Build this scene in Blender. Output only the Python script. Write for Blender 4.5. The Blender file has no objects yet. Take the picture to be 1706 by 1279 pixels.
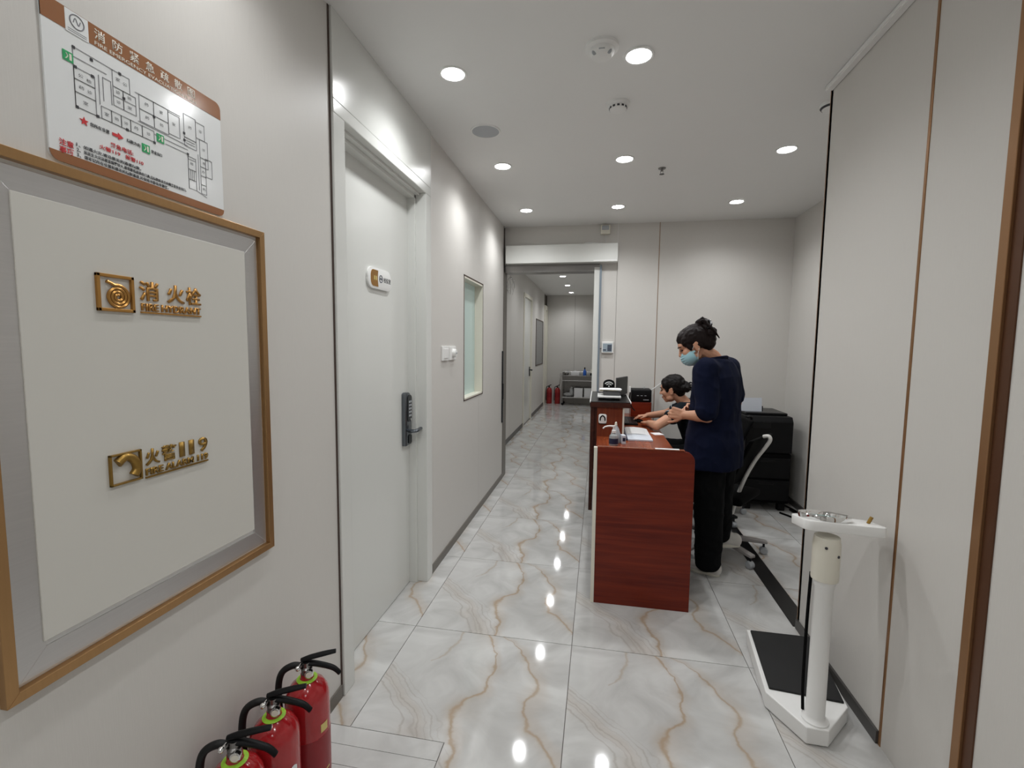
import bpy, bmesh, math, random
from mathutils import Vector, Matrix, noise as mnoise
random.seed(7)
C = bpy.context.scene.collection
SC = bpy.context.scene
PI = math.pi

# ------------------------------------------------------------------ camera
YAW, PITCH, ROLL, CAMH, FPX = 0.182333, 0.083924, 0.010706, 1.45226, 778.60
fw = Vector((-math.sin(YAW) * math.cos(PITCH), math.cos(YAW) * math.cos(PITCH), -math.sin(PITCH)))
rt = Vector((math.cos(YAW), math.sin(YAW), 0)); up = rt.cross(fw)
r2 = math.cos(ROLL) * rt + math.sin(ROLL) * up
u2 = -math.sin(ROLL) * rt + math.cos(ROLL) * up
cam = bpy.data.cameras.new('camera'); camo = bpy.data.objects.new('camera', cam); C.objects.link(camo)
cam.sensor_width = 36; cam.lens = FPX * 36 / 1706; cam.clip_start = 0.02
M4 = Matrix((r2, u2, -fw)).transposed().to_4x4(); M4.translation = (0, 0, CAMH)
camo.matrix_world = M4
SC.camera = camo
# ------------------------------------------------------------------ world, exposure
w = bpy.data.worlds.new('world'); SC.world = w; w.use_nodes = True
w.node_tree.nodes['Background'].inputs[0].default_value = (.80, .84, .9, 1)
w.node_tree.nodes['Background'].inputs[1].default_value = 0.02
SC.view_settings.view_transform = 'Standard'
SC.view_settings.look = 'None'
SC.view_settings.gamma = 1
SC.view_settings.exposure = 0.0
SC.view_settings.use_curve_mapping = False
LIGHT_W = 22.2         # each recessed downlight
LIGHT_COL = (.975, .99, 1.0)
LENS_E = 26.0

# ------------------------------------------------------------------ materials
def lin(c):
    if isinstance(c, str):
        c = [int(c[i:i + 2], 16) / 255 for i in (0, 2, 4)]
    return tuple(x / 12.92 if x <= .04045 else ((x + .055) / 1.055) ** 2.4 for x in c) + (1,)
MATS = {}
def mat(name, col, rough=.5, metal=0., spec=.5, trans=0., emit=0., bump=None, vary=0., vscale=6., stretch=(1, 1, 1), coat=0., ior=1.45, aniso=0., sss=0.):
    m = bpy.data.materials.new(name); m.use_nodes = True
    N = m.node_tree.nodes; L = m.node_tree.links; b = N['Principled BSDF']
    c = lin(col)
    b.inputs['Base Color'].default_value = c
    b.inputs['Roughness'].default_value = rough
    b.inputs['Metallic'].default_value = metal
    b.inputs['Specular IOR Level'].default_value = spec
    b.inputs['Transmission Weight'].default_value = trans
    b.inputs['IOR'].default_value = ior
    b.inputs['Coat Weight'].default_value = coat
    b.inputs['Coat Roughness'].default_value = .12
    b.inputs['Anisotropic'].default_value = aniso
    if sss:
        b.inputs['Subsurface Weight'].default_value = sss
        b.inputs['Subsurface Radius'].default_value = (.012, .005, .003)
    if emit:
        b.inputs['Emission Color'].default_value = c
        b.inputs['Emission Strength'].default_value = emit
    if vary or bump:
        tc = N.new('ShaderNodeTexCoord'); mp = N.new('ShaderNodeMapping'); nz = N.new('ShaderNodeTexNoise')
        mp.inputs['Scale'].default_value = stretch
        nz.inputs['Scale'].default_value = vscale; nz.inputs['Detail'].default_value = 5
        L.new(tc.outputs['Object'], mp.inputs[0]); L.new(mp.outputs[0], nz.inputs['Vector'])
        if vary:
            mx = N.new('ShaderNodeMix'); mx.data_type = 'RGBA'
            mx.inputs['A'].default_value = tuple(x * (1 - vary) for x in c[:3]) + (1,)
            mx.inputs['B'].default_value = tuple(min(1, x * (1 + vary)) for x in c[:3]) + (1,)
            L.new(nz.outputs[0], mx.inputs['Factor']); L.new(mx.outputs['Result'], b.inputs['Base Color'])
        if bump:
            bp = N.new('ShaderNodeBump'); bp.inputs['Strength'].default_value = bump; bp.inputs['Distance'].default_value = .002
            L.new(nz.outputs[0], bp.inputs['Height']); L.new(bp.outputs[0], b.inputs['Normal'])
    MATS[name] = m
    return m

mat('wallpanel', 'd4d1cc', .45, vary=.035, vscale=30, stretch=(14, 14, .6), bump=.06)
mat('wallback', '6b655d', .8)
mat('gloss_white', 'dedfdb', .22, spec=.5, vary=.01, vscale=3)
mat('ceilpaint', 'ececea', .65, vary=.012, vscale=3)
mat('baseboard', '6f6a63', .4)
mat('base_dark', '4a4846', .35)
mat('seam_dark', '4a3a33', .5)
mat('seam_bronze', 'a98c72', .3, metal=.6)
mat('trim_brown', '9a7350', .32, metal=.55, vary=.08, vscale=5, stretch=(4, 4, .3))
mat('trim_dark', '5a3a26', .35, metal=.3)
mat('grout', '6e6864', .8)
mat('bronze', 'b08a5e', .3, metal=.75, vary=.08, vscale=8, stretch=(20, 20, 1))
mat('steel', 'd4d3d3', .36, metal=1., aniso=.4, vary=.06, vscale=6, bump=.02, stretch=(1, 1, 40))
mat('steel_dark', '8b8987', .3, metal=1.)
mat('cabpanel', 'd4d2cb', .3, vary=.01)
mat('gold', 'b98a4c', .32, metal=.85)
mat('gold_dark', '9a7a3e', .36, metal=.8)
mat('sign_white', 'eef0f0', .12, spec=.5, coat=.3)
mat('sign_brown', '9a6a4a', .14, coat=.3)
mat('ink', '3a3a3e', .5)
mat('ink_grey', '85858a', .5)
mat('ink_red', 'd0383c', .5)
mat('ink_green', '2fa766', .5)
mat('ink_pale', 'eee8dc', .4)
mat('ink_pink', 'd9a0a4', .5)
mat('plastic_white', 'eeeeec', .3)
mat('plastic_cream', 'e4e0d2', .38, vary=.02)
mat('plastic_grey', 'aeb2b6', .4)
mat('plastic_blue', '9caab4', .35)
mat('alu_edge', '8d99a5', .35, metal=.4)
mat('frost_glow', 'afc2bd', .25, emit=.12)  # faint emission stands in for light from the room behind the pane
mat('black_gloss', '0b0b0d', .3, spec=.3)
mat('black_plastic', '08080a', .5, spec=.25)
mat('black_matte', '050506', .8, spec=.15)
mat('rubber', '0b0b0c', .6, bump=.1, vscale=200)
mat('lockmetal', '6f747a', .22, metal=.9)
mat('lockdark', '23262a', .2, metal=.4)
mat('chrome', 'e6e6e6', .06, metal=1.)
mat('red_paint', 'a51c22', .16, coat=.6, vary=.05)
mat('red_far', '9c2b2b', .35)
mat('extlabel', '8e1b22', .35)
mat('yellow', 'd8c77c', .5)
mat('lime', '9fd23a', .5)
mat('paper', 'e9e9ea', .7)
mat('paper_blue', 'd6dbe4', .7)
mat('granite', '0f0e0f', .3, vary=.3, vscale=90)
mat('chair_grey', 'a29d9b', .4)
mat('chair_white', 'e4e2de', .35)
mat('chair_black', '050506', .85, spec=.12, bump=.2, vscale=90)
mat('skin', 'c89478', .5, sss=.15, vary=.04, vscale=8)
mat('skin_face', 'cf9b80', .5, sss=.15)
mat('lips', 'a8605a', .45)
mat('eye', '17110f', .2)
mat('hair', '0e0908', .5, spec=.22, vary=.5, vscale=10, stretch=(30, 30, 30), bump=.5)
mat('hair_brown', '170d0c', .5, spec=.22, vary=.45, vscale=10, stretch=(30, 30, 30), bump=.5)
mat('scrub_navy', '0a1129', .9, spec=.2, vary=.18, vscale=9, bump=.12)
mat('scrub_black', '060709', .9, spec=.2, vary=.2, vscale=9, bump=.12)
mat('scrub_teal', '0e151b', .9, spec=.2, vary=.2, vscale=9)
mat('mask_blue', '9cc6d0', .75)
mat('shoe_white', 'dcd8d2', .5)
mat('piping', 'a9b0b6', .6)
mat('cable_white', 'dadada', .5)
mat('navy_label', '1b2340', .4)
mat('clear_plastic', 'cfd4d4', .2, trans=.5, ior=1.3)
mat('blue_plastic', '2f64c0', .3)
mat('glass_dark', '55585c', .15)
mat('bag', 'c9c9c9', .4, trans=.3)
mat('screen_back', '4a4a4b', .5)
mat('teal_glass', '6f9c97', .1)
m = mat('lens', 'ffffff', .5, emit=LENS_E)

def wood_mat(name, c1, c2, axis, rough=.32):
    m = bpy.data.materials.new(name); m.use_nodes = True
    N = m.node_tree.nodes; L = m.node_tree.links; b = N['Principled BSDF']
    tc = N.new('ShaderNodeTexCoord'); mp = N.new('ShaderNodeMapping')
    sc = [22, 22, 22]; sc[axis] = 1.1; mp.inputs['Scale'].default_value = sc
    n1 = N.new('ShaderNodeTexNoise'); n1.inputs['Scale'].default_value = 1.6; n1.inputs['Detail'].default_value = 8; n1.inputs['Distortion'].default_value = .8
    rp = N.new('ShaderNodeValToRGB')
    rp.color_ramp.elements[0].position = .3; rp.color_ramp.elements[0].color = lin(c1)
    rp.color_ramp.elements[1].position = .72; rp.color_ramp.elements[1].color = lin(c2)
    L.new(tc.outputs['Object'], mp.inputs[0]); L.new(mp.outputs[0], n1.inputs['Vector'])
    L.new(n1.outputs[0], rp.inputs[0]); L.new(rp.outputs[0], b.inputs['Base Color'])
    b.inputs['Roughness'].default_value = rough; b.inputs['Specular IOR Level'].default_value = .3
    MATS[name] = m
wood_mat('wood_x', '5a170a', '7c2b15', 0)
wood_mat('wood_y', '6e2f1a', '9a4d2b', 1, .25)
wood_mat('wood_dark', '33160f', '48241a', 1, .35)
wood_mat('wood_z', '63291a', '824026', 2)

def marble():
    m = bpy.data.materials.new('marble'); m.use_nodes = True
    N = m.node_tree.nodes; L = m.node_tree.links; b = N['Principled BSDF']
    def math_(op, a, bb=None, c=None):
        n = N.new('ShaderNodeMath'); n.operation = op
        for i, x in enumerate((a, bb, c)):
            if x is None: continue
            if isinstance(x, (int, float)): n.inputs[i].default_value = x
            else: L.new(x, n.inputs[i])
        return n.outputs[0]
    tc = N.new('ShaderNodeTexCoord'); sp = N.new('ShaderNodeSeparateXYZ'); L.new(tc.outputs['Object'], sp.inputs[0])
    u0 = math_('MULTIPLY', sp.outputs[0], 1 / .8); v0 = math_('MULTIPLY', sp.outputs[1], 1 / .8)
    wn = N.new('ShaderNodeTexNoise'); wn.inputs['Scale'].default_value = 11; wn.inputs['Detail'].default_value = 7
    L.new(tc.outputs['Object'], wn.inputs['Vector'])
    wob = math_('MULTIPLY', math_('SUBTRACT', wn.outputs[0], .5), .10)
    u = math_('ADD', u0, wob); v = v0
    wv = N.new('ShaderNodeTexNoise'); wv.inputs['Scale'].default_value = 5; wv.inputs['Detail'].default_value = 3
    L.new(tc.outputs['Object'], wv.inputs['Vector'])
    thick = math_('MAXIMUM', math_('MULTIPLY_ADD', wv.outputs[0], 3.4, -.85), .28)
    def vein(pts, off, width, lo=0, hi=1):
        fc = N.new('ShaderNodeFloatCurve'); cv = fc.mapping.curves[0]
        pts = sorted((b_, a_) for a_, b_ in pts)
        while len(cv.points) < len(pts): cv.points.new(.5, .5)
        for p, q in zip(cv.points, pts): p.location = q
        fc.mapping.update()
        L.new(v, fc.inputs['Value'])
        d = math_('ABSOLUTE', math_('SUBTRACT', math_('SUBTRACT', u, off), fc.outputs[0]))
        dn = math_('DIVIDE', d, math_('MULTIPLY', thick, width))
        e = math_('POWER', 2.718, math_('MULTIPLY', math_('MULTIPLY', dn, dn), -1))
        e = math_('MULTIPLY', e, math_('MULTIPLY', math_('GREATER_THAN', v, lo), math_('LESS_THAN', v, hi)))
        return e
    A = [(.52, 0), (.5, .19), (.46, .27), (.45, .34), (.48, .45), (.55, .51), (.58, .63), (.57, .81), (.48, 1)]
    B = [(1, .12), (.97, .18), (.89, .27), (.82, .34), (.79, .47), (.82, .56), (.83, .64), (.76, .78), (.68, .92), (.58, 1)]
    S = [(.05, 0), (.1, .6), (.22, .71), (.27, .76), (.31, .88), (.31, 1)]
    D = [(.66, 0), (.61, .12), (.54, .21), (.51, .30), (.40, .40), (.32, .48), (.22, .57), (.10, .66), (0, .74), (0, 1)]
    gold = None
    for p, o, wd, lo, hi, k in ((A, 0, .0135, 0, 1, 1.0), (B, 0, .012, .1, 1, .9), (S, 0, .009, .7, 1, .6)):
        e = math_('MULTIPLY', vein(p, o, wd, lo, hi), k); gold = e if gold is None else math_('MAXIMUM', gold, e)
    halo = math_('MAXIMUM', vein(A, .01, .07), vein(B, .02, .07, .1))
    halo = math_('MAXIMUM', halo, math_('MULTIPLY', vein(D, -.22, .09, 0, .72), .8))
    grey = None
    for o, wd, k in ((0., .008, .8), (.05, .007, .55), (.075, .007, .8), (.12, .006, .45), (.155, .008, .75), (.19, .005, .4)):
        e = math_('MULTIPLY', vein(D, o - .3, wd, 0, .72), k); grey = e if grey is None else math_('MAXIMUM', grey, e)
    cl = N.new('ShaderNodeTexNoise'); cl.inputs['Scale'].default_value = 3.2; cl.inputs['Detail'].default_value = 6; cl.inputs['Distortion'].default_value = 1.2
    L.new(tc.outputs['Object'], cl.inputs['Vector'])
    rp = N.new('ShaderNodeValToRGB'); L.new(cl.outputs[0], rp.inputs[0])
    rp.color_ramp.elements[0].position = .3; rp.color_ramp.elements[0].color = lin('b3b2b0')
    rp.color_ramp.elements[1].position = .62; rp.color_ramp.elements[1].color = lin('d2d2d0')
    cur = rp.outputs[0]
    def over(fac, col, k):
        nonlocal cur
        mx = N.new('ShaderNodeMix'); mx.data_type = 'RGBA'
        L.new(math_('MULTIPLY', fac, k), mx.inputs['Factor']); L.new(cur, mx.inputs['A']); mx.inputs['B'].default_value = lin(col)
        cur = mx.outputs['Result']
    over(halo, 'b7a797', .34)
    over(grey, '9d948c', .55)
    over(gold, 'a58a68', .66)
    L.new(cur, b.inputs['Base Color'])
    b.inputs['Roughness'].default_value = .06
    b.inputs['Specular IOR Level'].default_value = .5
    MATS['marble'] = m
marble()

# ------------------------------------------------------------------ mesh helpers
class MB:
    def __init__(s): s.bm = bmesh.new()
    def box(s, x0, x1, y0, y1, z0, z1, bev=0, seg=2, M=None):
        b2 = bmesh.new()
        bmesh.ops.create_cube(b2, size=1)
        for v in b2.verts:
            v.co = Vector(((x0 + x1) / 2 + v.co.x * (x1 - x0), (y0 + y1) / 2 + v.co.y * (y1 - y0), (z0 + z1) / 2 + v.co.z * (z1 - z0)))
        if bev: bmesh.ops.bevel(b2, geom=b2.edges[:], offset=bev, segments=seg, affect='EDGES', profile=.5)
        return s._add(b2, M)
    def _add(s, b2, M=None):
        if M is not None: b2.transform(M)
        me = bpy.data.meshes.new('t'); b2.to_mesh(me); b2.free()
        s.bm.from_mesh(me); bpy.data.meshes.remove(me)
        return s
    def prism(s, pts, h0, h1, axis='z', bev=0, M=None):
        """polygon pts extruded; axis z: (x,y)->z ; y: (x,z)->y ; x: (y,z)->x"""
        def P(p, h):
            return {'z': (p[0], p[1], h), 'y': (p[0], h, p[1]), 'x': (h, p[0], p[1])}[axis]
        b2 = bmesh.new()
        a = [b2.verts.new(P(p, h0)) for p in pts]; c = [b2.verts.new(P(p, h1)) for p in pts]
        n = len(pts)
        b2.faces.new(a); b2.faces.new(c[::-1])
        for i in range(n): b2.faces.new((a[i], c[i], c[(i + 1) % n], a[(i + 1) % n]))
        bmesh.ops.recalc_face_normals(b2, faces=b2.faces[:])
        if bev:
            ed = [e for e in b2.edges if abs(e.calc_face_angle(0)) > .5]
            bmesh.ops.bevel(b2, geom=ed, offset=bev, segments=2, affect='EDGES', profile=.5)
        return s._add(b2, M)
    def lathe(s, prof, n=24, M=None, c=(0, 0, 0)):
        """prof: list of (r,z)"""
        b2 = bmesh.new(); rings = []
        for r, z in prof:
            if r < 1e-6: rings.append([b2.verts.new((c[0], c[1], c[2] + z))])
            else: rings.append([b2.verts.new((c[0] + r * math.cos(2 * PI * k / n), c[1] + r * math.sin(2 * PI * k / n), c[2] + z)) for k in range(n)])
        for a, d in zip(rings, rings[1:]):
            for k in range(n):
                q = (k + 1) % n
                if len(a) == 1 and len(d) == 1: continue
                if len(a) == 1: b2.faces.new((a[0], d[k], d[q]))
                elif len(d) == 1: b2.faces.new((a[k], d[0], a[q]))
                else: b2.faces.new((a[k], d[k], d[q], a[q]))
        for r in (rings[0], rings[-1]):
            if len(r) > 1: b2.faces.new(r)
        bmesh.ops.recalc_face_normals(b2, faces=b2.faces[:])
        return s._add(b2, M)
    def tube(s, pts, rad, n=10, M=None, flat=1.0, smooth=True):
        pts = [Vector(p) for p in pts]
        if smooth and len(pts) > 2: pts, rad = catmull(pts, rad)
        if isinstance(rad, (int, float)): rad = [rad] * len(pts)
        b2 = bmesh.new(); rings = []
        t0 = (pts[1] - pts[0]).normalized()
        nrm = t0.orthogonal().normalized()
        if abs(t0.dot(Vector((0, 1, 0)))) < .9: nrm = (Vector((0, 1, 0)) - t0 * t0.y).normalized()
        for i, p in enumerate(pts):
            t = (pts[min(i + 1, len(pts) - 1)] - pts[max(i - 1, 0)]).normalized()
            nrm = (nrm - t * nrm.dot(t)).normalized(); bi = t.cross(nrm)
            rings.append([b2.verts.new(p + rad[i] * (math.cos(2 * PI * k / n) * nrm + flat * math.sin(2 * PI * k / n) * bi)) for k in range(n)])
        for a, d in zip(rings, rings[1:]):
            for k in range(n): b2.faces.new((a[k], a[(k + 1) % n], d[(k + 1) % n], d[k]))
        b2.faces.new(rings[0][::-1]); b2.faces.new(rings[-1])
        bmesh.ops.recalc_face_normals(b2, faces=b2.faces[:])
        return s._add(b2, M)
    def ball(s, c, r, M=None, seg=16, rot=None):
        b2 = bmesh.new(); bmesh.ops.create_uvsphere(b2, u_segments=seg, v_segments=max(6, seg * 2 // 3), radius=1)
        if isinstance(r, (int, float)): r = (r, r, r)
        T = Matrix.Translation(c) @ (rot.to_4x4() if rot is not None else Matrix()) @ Matrix.Diagonal((*r, 1))
        b2.transform(T)
        return s._add(b2, M)
    def caps(s, p, r1, q, r2, seg=12):
        p, q = Vector(p), Vector(q)
        s.ball(p, r1, seg=seg); s.ball(q, r2, seg=seg)
        return s.tube([p, q], [r1, r2], n=seg, smooth=False)
    def me(s, name):
        me = bpy.data.meshes.new(name); s.bm.to_mesh(me); s.bm.free(); return me
    def build(s, name, mt, parent=None, smooth=False, loc=None):
        return mobj(name, s.me(name), mt, parent, smooth, loc)
def catmull(pts, rad, sub=6):
    out = []; ro = []
    n = len(pts); isl = not isinstance(rad, (int, float))
    for i in range(n - 1):
        p0, p1, p2, p3 = pts[max(i - 1, 0)], pts[i], pts[i + 1], pts[min(i + 2, n - 1)]
        for k in range(sub):
            t = k / sub
            out.append(.5 * ((2 * p1) + (-p0 + p2) * t + (2 * p0 - 5 * p1 + 4 * p2 - p3) * t * t + (-p0 + 3 * p1 - 3 * p2 + p3) * t ** 3))
            if isl: ro.append(rad[i] * (1 - t) + rad[i + 1] * t)
    out.append(pts[-1])
    if isl: ro.append(rad[-1])
    return out, (ro if isl else rad)
def mobj(name, me, mt, parent=None, smooth=False, loc=None):
    o = bpy.data.objects.new(name, me); C.objects.link(o)
    if not me.materials: me.materials.append(MATS[mt])
    if smooth:
        me.polygons.foreach_set('use_smooth', [True] * len(me.polygons))
        try: me.set_sharp_from_angle(angle=math.radians(38))
        except Exception: pass
    if parent is not None: o.parent = parent
    if loc is not None: o.location = loc
    return o
def tag(o, label=None, cat=None, group=None, kind=None):
    if label: o['label'] = label
    if cat: o['category'] = cat
    if group: o['group'] = group
    if kind: o['kind'] = kind
    return o
def thing(name, label, cat, loc=(0, 0, 0), rz=0, group=None):
    o = bpy.data.objects.new(name, None); C.objects.link(o); o.empty_display_size = .05
    o.location = loc; o.rotation_euler = (0, 0, rz)
    return tag(o, label, cat, group)
def copy_tree(o, parent=None):
    c = o.copy(); C.objects.link(c); c.parent = parent
    for ch in [x for x in bpy.data.objects if x.parent == o]: copy_tree(ch, c)
    return c
def struct(name, mb, mt, label=None, parent=None):
    o = mb.build(name, mt, parent)
    if parent is None: tag(o, label, None, None, 'structure')
    return o
def text_me(s, ext=.0008, off=0.0):
    cu = bpy.data.curves.new('t', 'FONT'); cu.body = s; cu.size = 1; cu.extrude = 0; cu.offset = off
    cu.resolution_u = 3
    ob = bpy.data.objects.new('t', cu); C.objects.link(ob)
    dg = bpy.context.evaluated_depsgraph_get(); dg.update()
    me = bpy.data.meshes.new_from_object(ob.evaluated_get(dg))
    bpy.data.objects.remove(ob); bpy.data.curves.remove(cu)
    return me
def text(mb, s, x0, x1, z0, z1, y, ext=.001, off=0.0):
    """text fitted in box of the local x/z plane, front face at y, thickness ext backwards"""
    me = text_me(s, off=off)
    if not len(me.vertices): return mb
    b2 = bmesh.new(); b2.from_mesh(me); bpy.data.meshes.remove(me)
    xs = [v.co.x for v in b2.verts]; ys = [v.co.y for v in b2.verts]
    ax, bx, ay, by = min(xs), max(xs), min(ys), max(ys)
    for v in b2.verts:
        v.co = Vector((x0 + (v.co.x - ax) / (bx - ax) * (x1 - x0), y, z0 + (v.co.y - ay) / (by - ay) * (z1 - z0)))
    if ext > 0:
        r = bmesh.ops.extrude_face_region(b2, geom=b2.faces[:])
        for g in r['geom']:
            if isinstance(g, bmesh.types.BMVert): g.co.y += ext
        bmesh.ops.recalc_face_normals(b2, faces=b2.faces[:])
    return mb._add(b2)
LEFT = PI / 2       # rz of things on the left wall (front = local -y)
RIGHT = -PI / 2
Rx90 = Matrix.Rotation(PI / 2, 4, 'X')   # lathe axis z -> -y (towards the viewer of a wall thing)
def stadium(x0, x1, z0, z1, r, n=6):
    pts = []
    for cx, cz, a0 in ((x1 - r, z1 - r, 0), (x0 + r, z1 - r, 90), (x0 + r, z0 + r, 180), (x1 - r, z0 + r, 270)):
        for k in range(n + 1):
            a = math.radians(a0 + 90 * k / n); pts.append((cx + r * math.cos(a), cz + r * math.sin(a)))
    return pts

# ================================================================== STRUCTURE
XL, XR, XA, YB, YE, ZC = -1.005, 1.05, 1.80, 4.95, 11.75, 2.68
# ---- floor: grout bed with tiles as parts
fl = struct('floor', MB().box(-1.45, 2.0, -3.1, 12.0, -.12, -.004), 'grout', 'glossy white marble-look tile floor with gold veins')
TX, TY, T, G = -.892, 1.376 - .8 * 5, .8, .0016
full = None
def tile(x0, x1, y0, y1, ox, oy, poly=None):
    global full
    isfull = abs(x1 - x0 - T) < 1e-6 and abs(y1 - y0 - T) < 1e-6 and poly is None
    if isfull and full is not None:
        o = bpy.data.objects.new('tile', full); C.objects.link(o); o.parent = fl; o.location = (ox, oy, 0); return
    pts = poly or [(x0 + G, y0 + G), (x1 - G, y0 + G), (x1 - G, y1 - G), (x0 + G, y1 - G)]
    o = MB().prism([(p[0] - ox, p[1] - oy) for p in pts], -.012, 0).build('tile', 'marble', fl, loc=(ox, oy, 0))
    if isfull: full = o.data
def clip(x0, x1, y0, y1):
    """rectangles of floor that exist inside this tile"""
    return [(max(x0, a), min(x1, b), max(y0, c), min(y1, d)) for a, b, c, d in
            ((-1.12, 1.79, -3.0, 4.98), (-1.3, .32, 4.98, YE))]
for i in range(-1, 4):
    for j in range(0, 19):
        ox, oy = TX + i * T, TY + j * T
        for (a, b, c, d) in clip(ox, ox + T, oy, oy + T):
            if b - a < .004 or d - c < .004: continue
            if i == 0 and j == 5:      # notch for the cover strips
                g = G
                tile(a, b, c, d, ox, oy, [(a + g, 1.5235 + g), (-.519 + g, 1.5235 + g), (-.519 + g, c + g), (b - g, c + g), (b - g, d - g), (a + g, d - g)])
                continue
            if i == -1 and j == 5: c = 1.5235
            if j < 5 and i == -1: 
                if d > .6 and c < 1.5: d = min(d, .6)
                if d - c < .01: continue
            if j == 4 and i == 0: a = -.519
            if j == 3 and i == 0 and d > .58: tile(a, b, c, .6, ox, oy); tile(-.519, b, .6, d, ox, oy); continue
            tile(a, b, c, d, ox, oy)
y = 1.5235
for k in range(12):
    MB().box(XL - .01, -.519 - G, y - .0775 + .001, y - .001, -.012, 0).build('strip_tile', 'marble', fl)
    y -= .0775
# dark threshold strip on the floor in line with the right wall
tag(MB().box(1.035, 1.135, 2.56, 4.94, -.01, .003, .001).build('floor_threshold', 'granite', fl), 'black granite threshold strip')

# ---- ceiling
struct('ceiling', MB().box(-1.45, 2.0, -3.1, 12.0, ZC, ZC + .1), 'ceilpaint', 'plain off-white painted ceiling with recessed downlights')

# ---- left wall
wl = MB()
for a in ((-1.15, -1.026, -3.1, 1.655, 0, ZC), (-1.15, -1.026, 1.655, 2.70, 2.36, ZC), (-1.15, -1.026, 2.70, 3.40, 0, ZC),
          (-1.15, -1.026, 3.40, 4.03, 0, .99), (-1.15, -1.026, 3.40, 4.03, 2.0, ZC), (-1.15, -1.026, 4.03, 4.89, 0, ZC)): wl.box(*a)
wl = struct('wall_left', wl, 'wallback', 'left corridor wall of pale beige panels with door and window')
def panel(boxes, parent, mt='wallpanel'):
    b = MB()
    for a in boxes: b.box(*a)
    return b.build('panel', mt, parent)
px0, px1 = -1.026, XL
panel([(px0, px1, -3.1, -1.5, 0, ZC)], wl); panel([(px0, px1, -1.497, .2, 0, ZC)], wl); panel([(px0, px1, .203, 1.6525, 0, ZC)], wl)
wy0, wy1, wz0, wz1 = 3.418, 4.010, 1.017, 1.973
panel([(px0, px1, 2.703, wy0, 0, ZC), (px0, px1, wy0, 3.8685, 0, wz0), (px0, px1, wy0, 3.8685, wz1, ZC)], wl)
panel([(px0, px1, wy1, 4.90, 0, ZC), (px0, px1, 3.8715, wy1, 0, wz0), (px0, px1, 3.8715, wy1, wz1, ZC)], wl)
MB().box(-1.03, XL + .003, 1.6525, 1.6615, 0, ZC).build('seam_strip', 'seam_dark', wl)
MB().box(-1.03, XL + .002, 2.696, 2.703, 0, ZC).build('seam_strip', 'seam_dark', wl)
for z0_, z1_ in ((0, wz0), (wz1, ZC)): MB().box(-1.03, XL - .003, 3.8685, 3.8715, z0_, z1_).build('seam_strip', 'baseboard', wl)
MB().box(-1.15, XL + .003, 4.89, 4.90, 0, ZC).build('corner_strip', 'seam_dark', wl)
tag(MB().box(XL - .01, XL + .006, -3.0, 1.655, 0, .055).box(XL - .01, XL + .006, 2.70, 4.9, 0, .055).build('baseboard_left', 'baseboard'), 'grey skirting strip along the left panels', kind='structure')

# ---- door 1 (left wall)
d1 = thing('door_1', 'closed cream door in a deep glossy frame beside the hydrant panel', None); d1['kind'] = 'structure'
FY0, FY1, OY0, OY1, OZ = 1.6615, 2.696, 1.742, 2.612, 2.310
fr = MB()
fr.box(-1.15, XL + .012, FY0, OY0, 0, OZ, .003).box(-1.15, XL + .012, OY1, FY1, 0, OZ, .003)
fr.box(-1.13, -1.055, OY0 - .01, OY0 + .018, 0, OZ, .002).box(-1.13, -1.055, OY1 - .018, OY1 + .01, 0, OZ, .002)
fr.build('door_frame', 'gloss_white', d1)
hd = MB().box(-1.15, XL + .012, FY0, FY1, OZ, OZ + .05, .003).box(-1.13, -1.055, OY0, OY1, OZ - .03, OZ + .01, .002).box(-1.13, -1.03, OY0, OY1, OZ - .012, OZ + .01, .002)
hd.build('door_head', 'gloss_white', d1)
MB().box(-1.10, XL + .012, FY0, FY1, OZ + .05, ZC, .002).build('transom_panel', 'gloss_white', d1)
lf = MB().box(-1.145, -1.10, OY0 + .005, OY1 - .004, .004, OZ - .02, .002).build('door_leaf', 'gloss_white', d1)
# lock
lk = thing('x', None, None); lk.name = 'lock_origin'
bpy.data.objects.remove(lk)
pr = [(2.492, .862)] + [(2.492, 1.165), (2.505, 1.172)] + [(2.53 + .047 * math.cos(math.radians(a)), 1.125 + .047 * math.sin(math.radians(a))) for a in range(80, -1, -10)] + [(2.577, .862)]
lko = MB().prism(pr, -1.10, -1.075, 'x', .004).build('door_lock', 'lockmetal', d1, True)
tag(lko, 'grey keypad lock body')
MB().prism(stadium(2.515, 2.572, 1.0, 1.155, .02), -1.076, -1.071, 'x').build('keypad_cover', 'lockdark', lko, True)
kk = MB()
for r in range(5):
    for c_ in range(2): kk.box(-1.072, -1.0685, 2.530 + c_ * .02, 2.543 + c_ * .02, 1.03 + r * .02, 1.042 + r * .02, .001)
kk.build('keypad_button', 'plastic_grey', lko)
MB().lathe([(0, 0), (.008, 0), (.008, .006), (0, .007)], 16, Matrix.Translation((-1.074, 2.555, 1.012)) @ Matrix.Rotation(PI / 2, 4, 'Y')).build('lock_knob', 'chrome', lko, True)
MB().tube([(-1.085, 2.54, .945), (-1.04, 2.54, .945), (-1.033, 2.56, .947), (-1.033, 2.665, .952)], [.013, .013, .014, .010], 12, flat=.8).build('lever_handle', 'lockmetal', lko, True)
MB().prism(stadium(2.525, 2.568, .872, .92, .008), -1.076, -1.070, 'x').build('battery_cover', 'lockdark', lko, True)
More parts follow.
